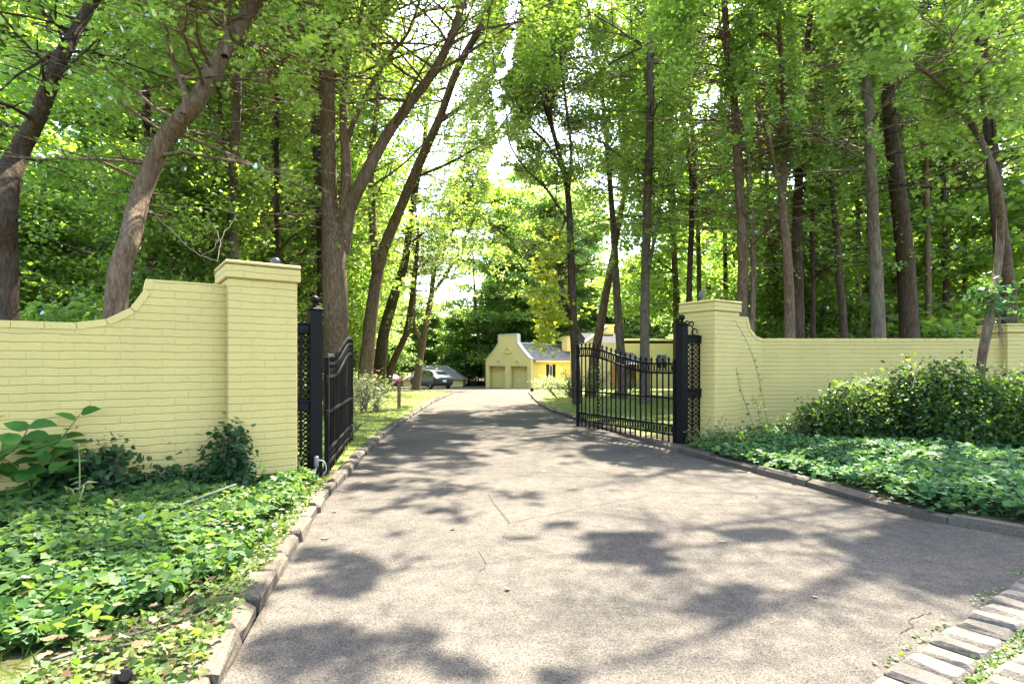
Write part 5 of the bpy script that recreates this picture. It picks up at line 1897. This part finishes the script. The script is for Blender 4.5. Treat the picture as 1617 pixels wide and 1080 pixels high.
scatter('grass', 'short grass of the lawn behind the far gate leaf', 'grass', 70000, (.8, 12), (9.2, 32), lambda x, y, r: (x - xr_(y) > .0) & (x - xr_(y) < 2.5 + .25 * y) & (y > wall_r(x) + .4) & (r.random(len(x)) < 9 / (y + 3)), .085, 'blade', BLADE, .45, .01, 7, (0, -.9, .3), .5)
rng = np.random.default_rng(15)


def litter(name, label, n, gen, size, mat='dead', lift=.006):
    pts = np.array([gen() for _ in range(n)])
    pts[:, 2] += lift
    o = link(name, leaves_mesh(name, pts, size * rng.uniform(.5, 1.3, n), leaf_frames(n, .3, rng), MAPLE, M[mat]))
    return tag(o, label, 'dead leaves', None, 'stuff')


def on_drive():
    if rng.random() < .55:
        y = rng.uniform(1.6, 14); x = xl(y) + .22 + abs(rng.normal(0, .18))
    else:
        y = rng.uniform(1.8, 16); x = rng.uniform(xl(y) + .3, min(xr_(max(y, 5.0)), 4))
    return (x, y, 0.0)


litter('fallen_leaves', 'dry leaves scattered on the asphalt of the drive', 70, on_drive, .05)


def in_bed():
    y = rng.uniform(1.8, 5.5); x = xl(y) - .05 - abs(rng.normal(0, .9))
    return (x, y, hb(x, y) + rng.uniform(.0, .12))


litter('fallen_leaves', 'brown dead leaves lying among the ivy', 260, in_bed, .05)
# grass and moss between the setts
pts = []
for _ in range(6000):
    q = sett_base + WL_DIR * rng.uniform(-1.5, 4.5) - WL_N * rng.choice([-.03, .235, .49, .745], p=[.08, .55, .25, .12]) + Vector((rng.normal(0, .03), rng.normal(0, .03), .0))
    pts.append((q.x, q.y, .01))
pts = np.array(pts)
k = vnoise(pts[:, 0] * 4, pts[:, 1] * 4) > .40
pts = pts[k]
tag(link('moss_tufts', leaves_mesh('moss_tufts', pts, .020 * rng.uniform(.5, 1.4, len(pts)), leaf_frames(len(pts), .7, rng), KITE, M['weed'])), 'bright weeds growing between the granite setts', 'weeds', None, 'stuff')

# ================================================================== LIGHT, SKY, CAMERA
w = bpy.data.worlds.new('World')
SC.world = w
w.use_nodes = True
nt = w.node_tree
nt.nodes.clear()
sky = nt.nodes.new('ShaderNodeTexSky')
sky.sky_type = 'NISHITA'
sky.sun_disc = False
sky.sun_elevation = SUN_EL
sky.sun_rotation = SUN_AZ
sky.altitude = 50
sky.air_density = 1.0
sky.dust_density = 2.5
bg = N(nt, 'ShaderNodeBackground', Strength=.15)
nt.links.new(sky.outputs[0], bg.inputs['Color'])
wo = nt.nodes.new('ShaderNodeOutputWorld')
nt.links.new(bg.outputs[0], wo.inputs['Surface'])
sl = bpy.data.lights.new('sun', 'SUN')
sl.energy = 5.0
sl.angle = math.radians(.53)
sl.color = (1.0, .93, .80)
so = bpy.data.objects.new('sun', sl)
COL.objects.link(so)
d = Vector((-math.sin(SUN_AZ) * math.cos(SUN_EL), -math.cos(SUN_AZ) * math.cos(SUN_EL), -math.sin(SUN_EL)))
so.rotation_euler = d.to_track_quat('-Z', 'Y').to_euler()

cam = bpy.data.cameras.new('camera')
cam.sensor_width = 36
cam.lens = F / 1617 * 36
cam.shift_y = (HY - 540) / 1617
cam.clip_start = .05
cam.clip_end = 2000
co = bpy.data.objects.new('camera', cam)
COL.objects.link(co)
co.location = (0, 0, H)
co.rotation_euler = (math.radians(90), 0, 0)
SC.camera = co

SC.view_settings.view_transform = 'Standard'
SC.view_settings.look = 'None'
SC.view_settings.exposure = 3.2
SC.view_settings.gamma = 1
cy = SC.cycles
cy.max_bounces = 10
cy.diffuse_bounces = 8
cy.glossy_bounces = 2
cy.transmission_bounces = 8
cy.transparent_max_bounces = 4
cy.caustics_reflective = False
cy.caustics_refractive = False
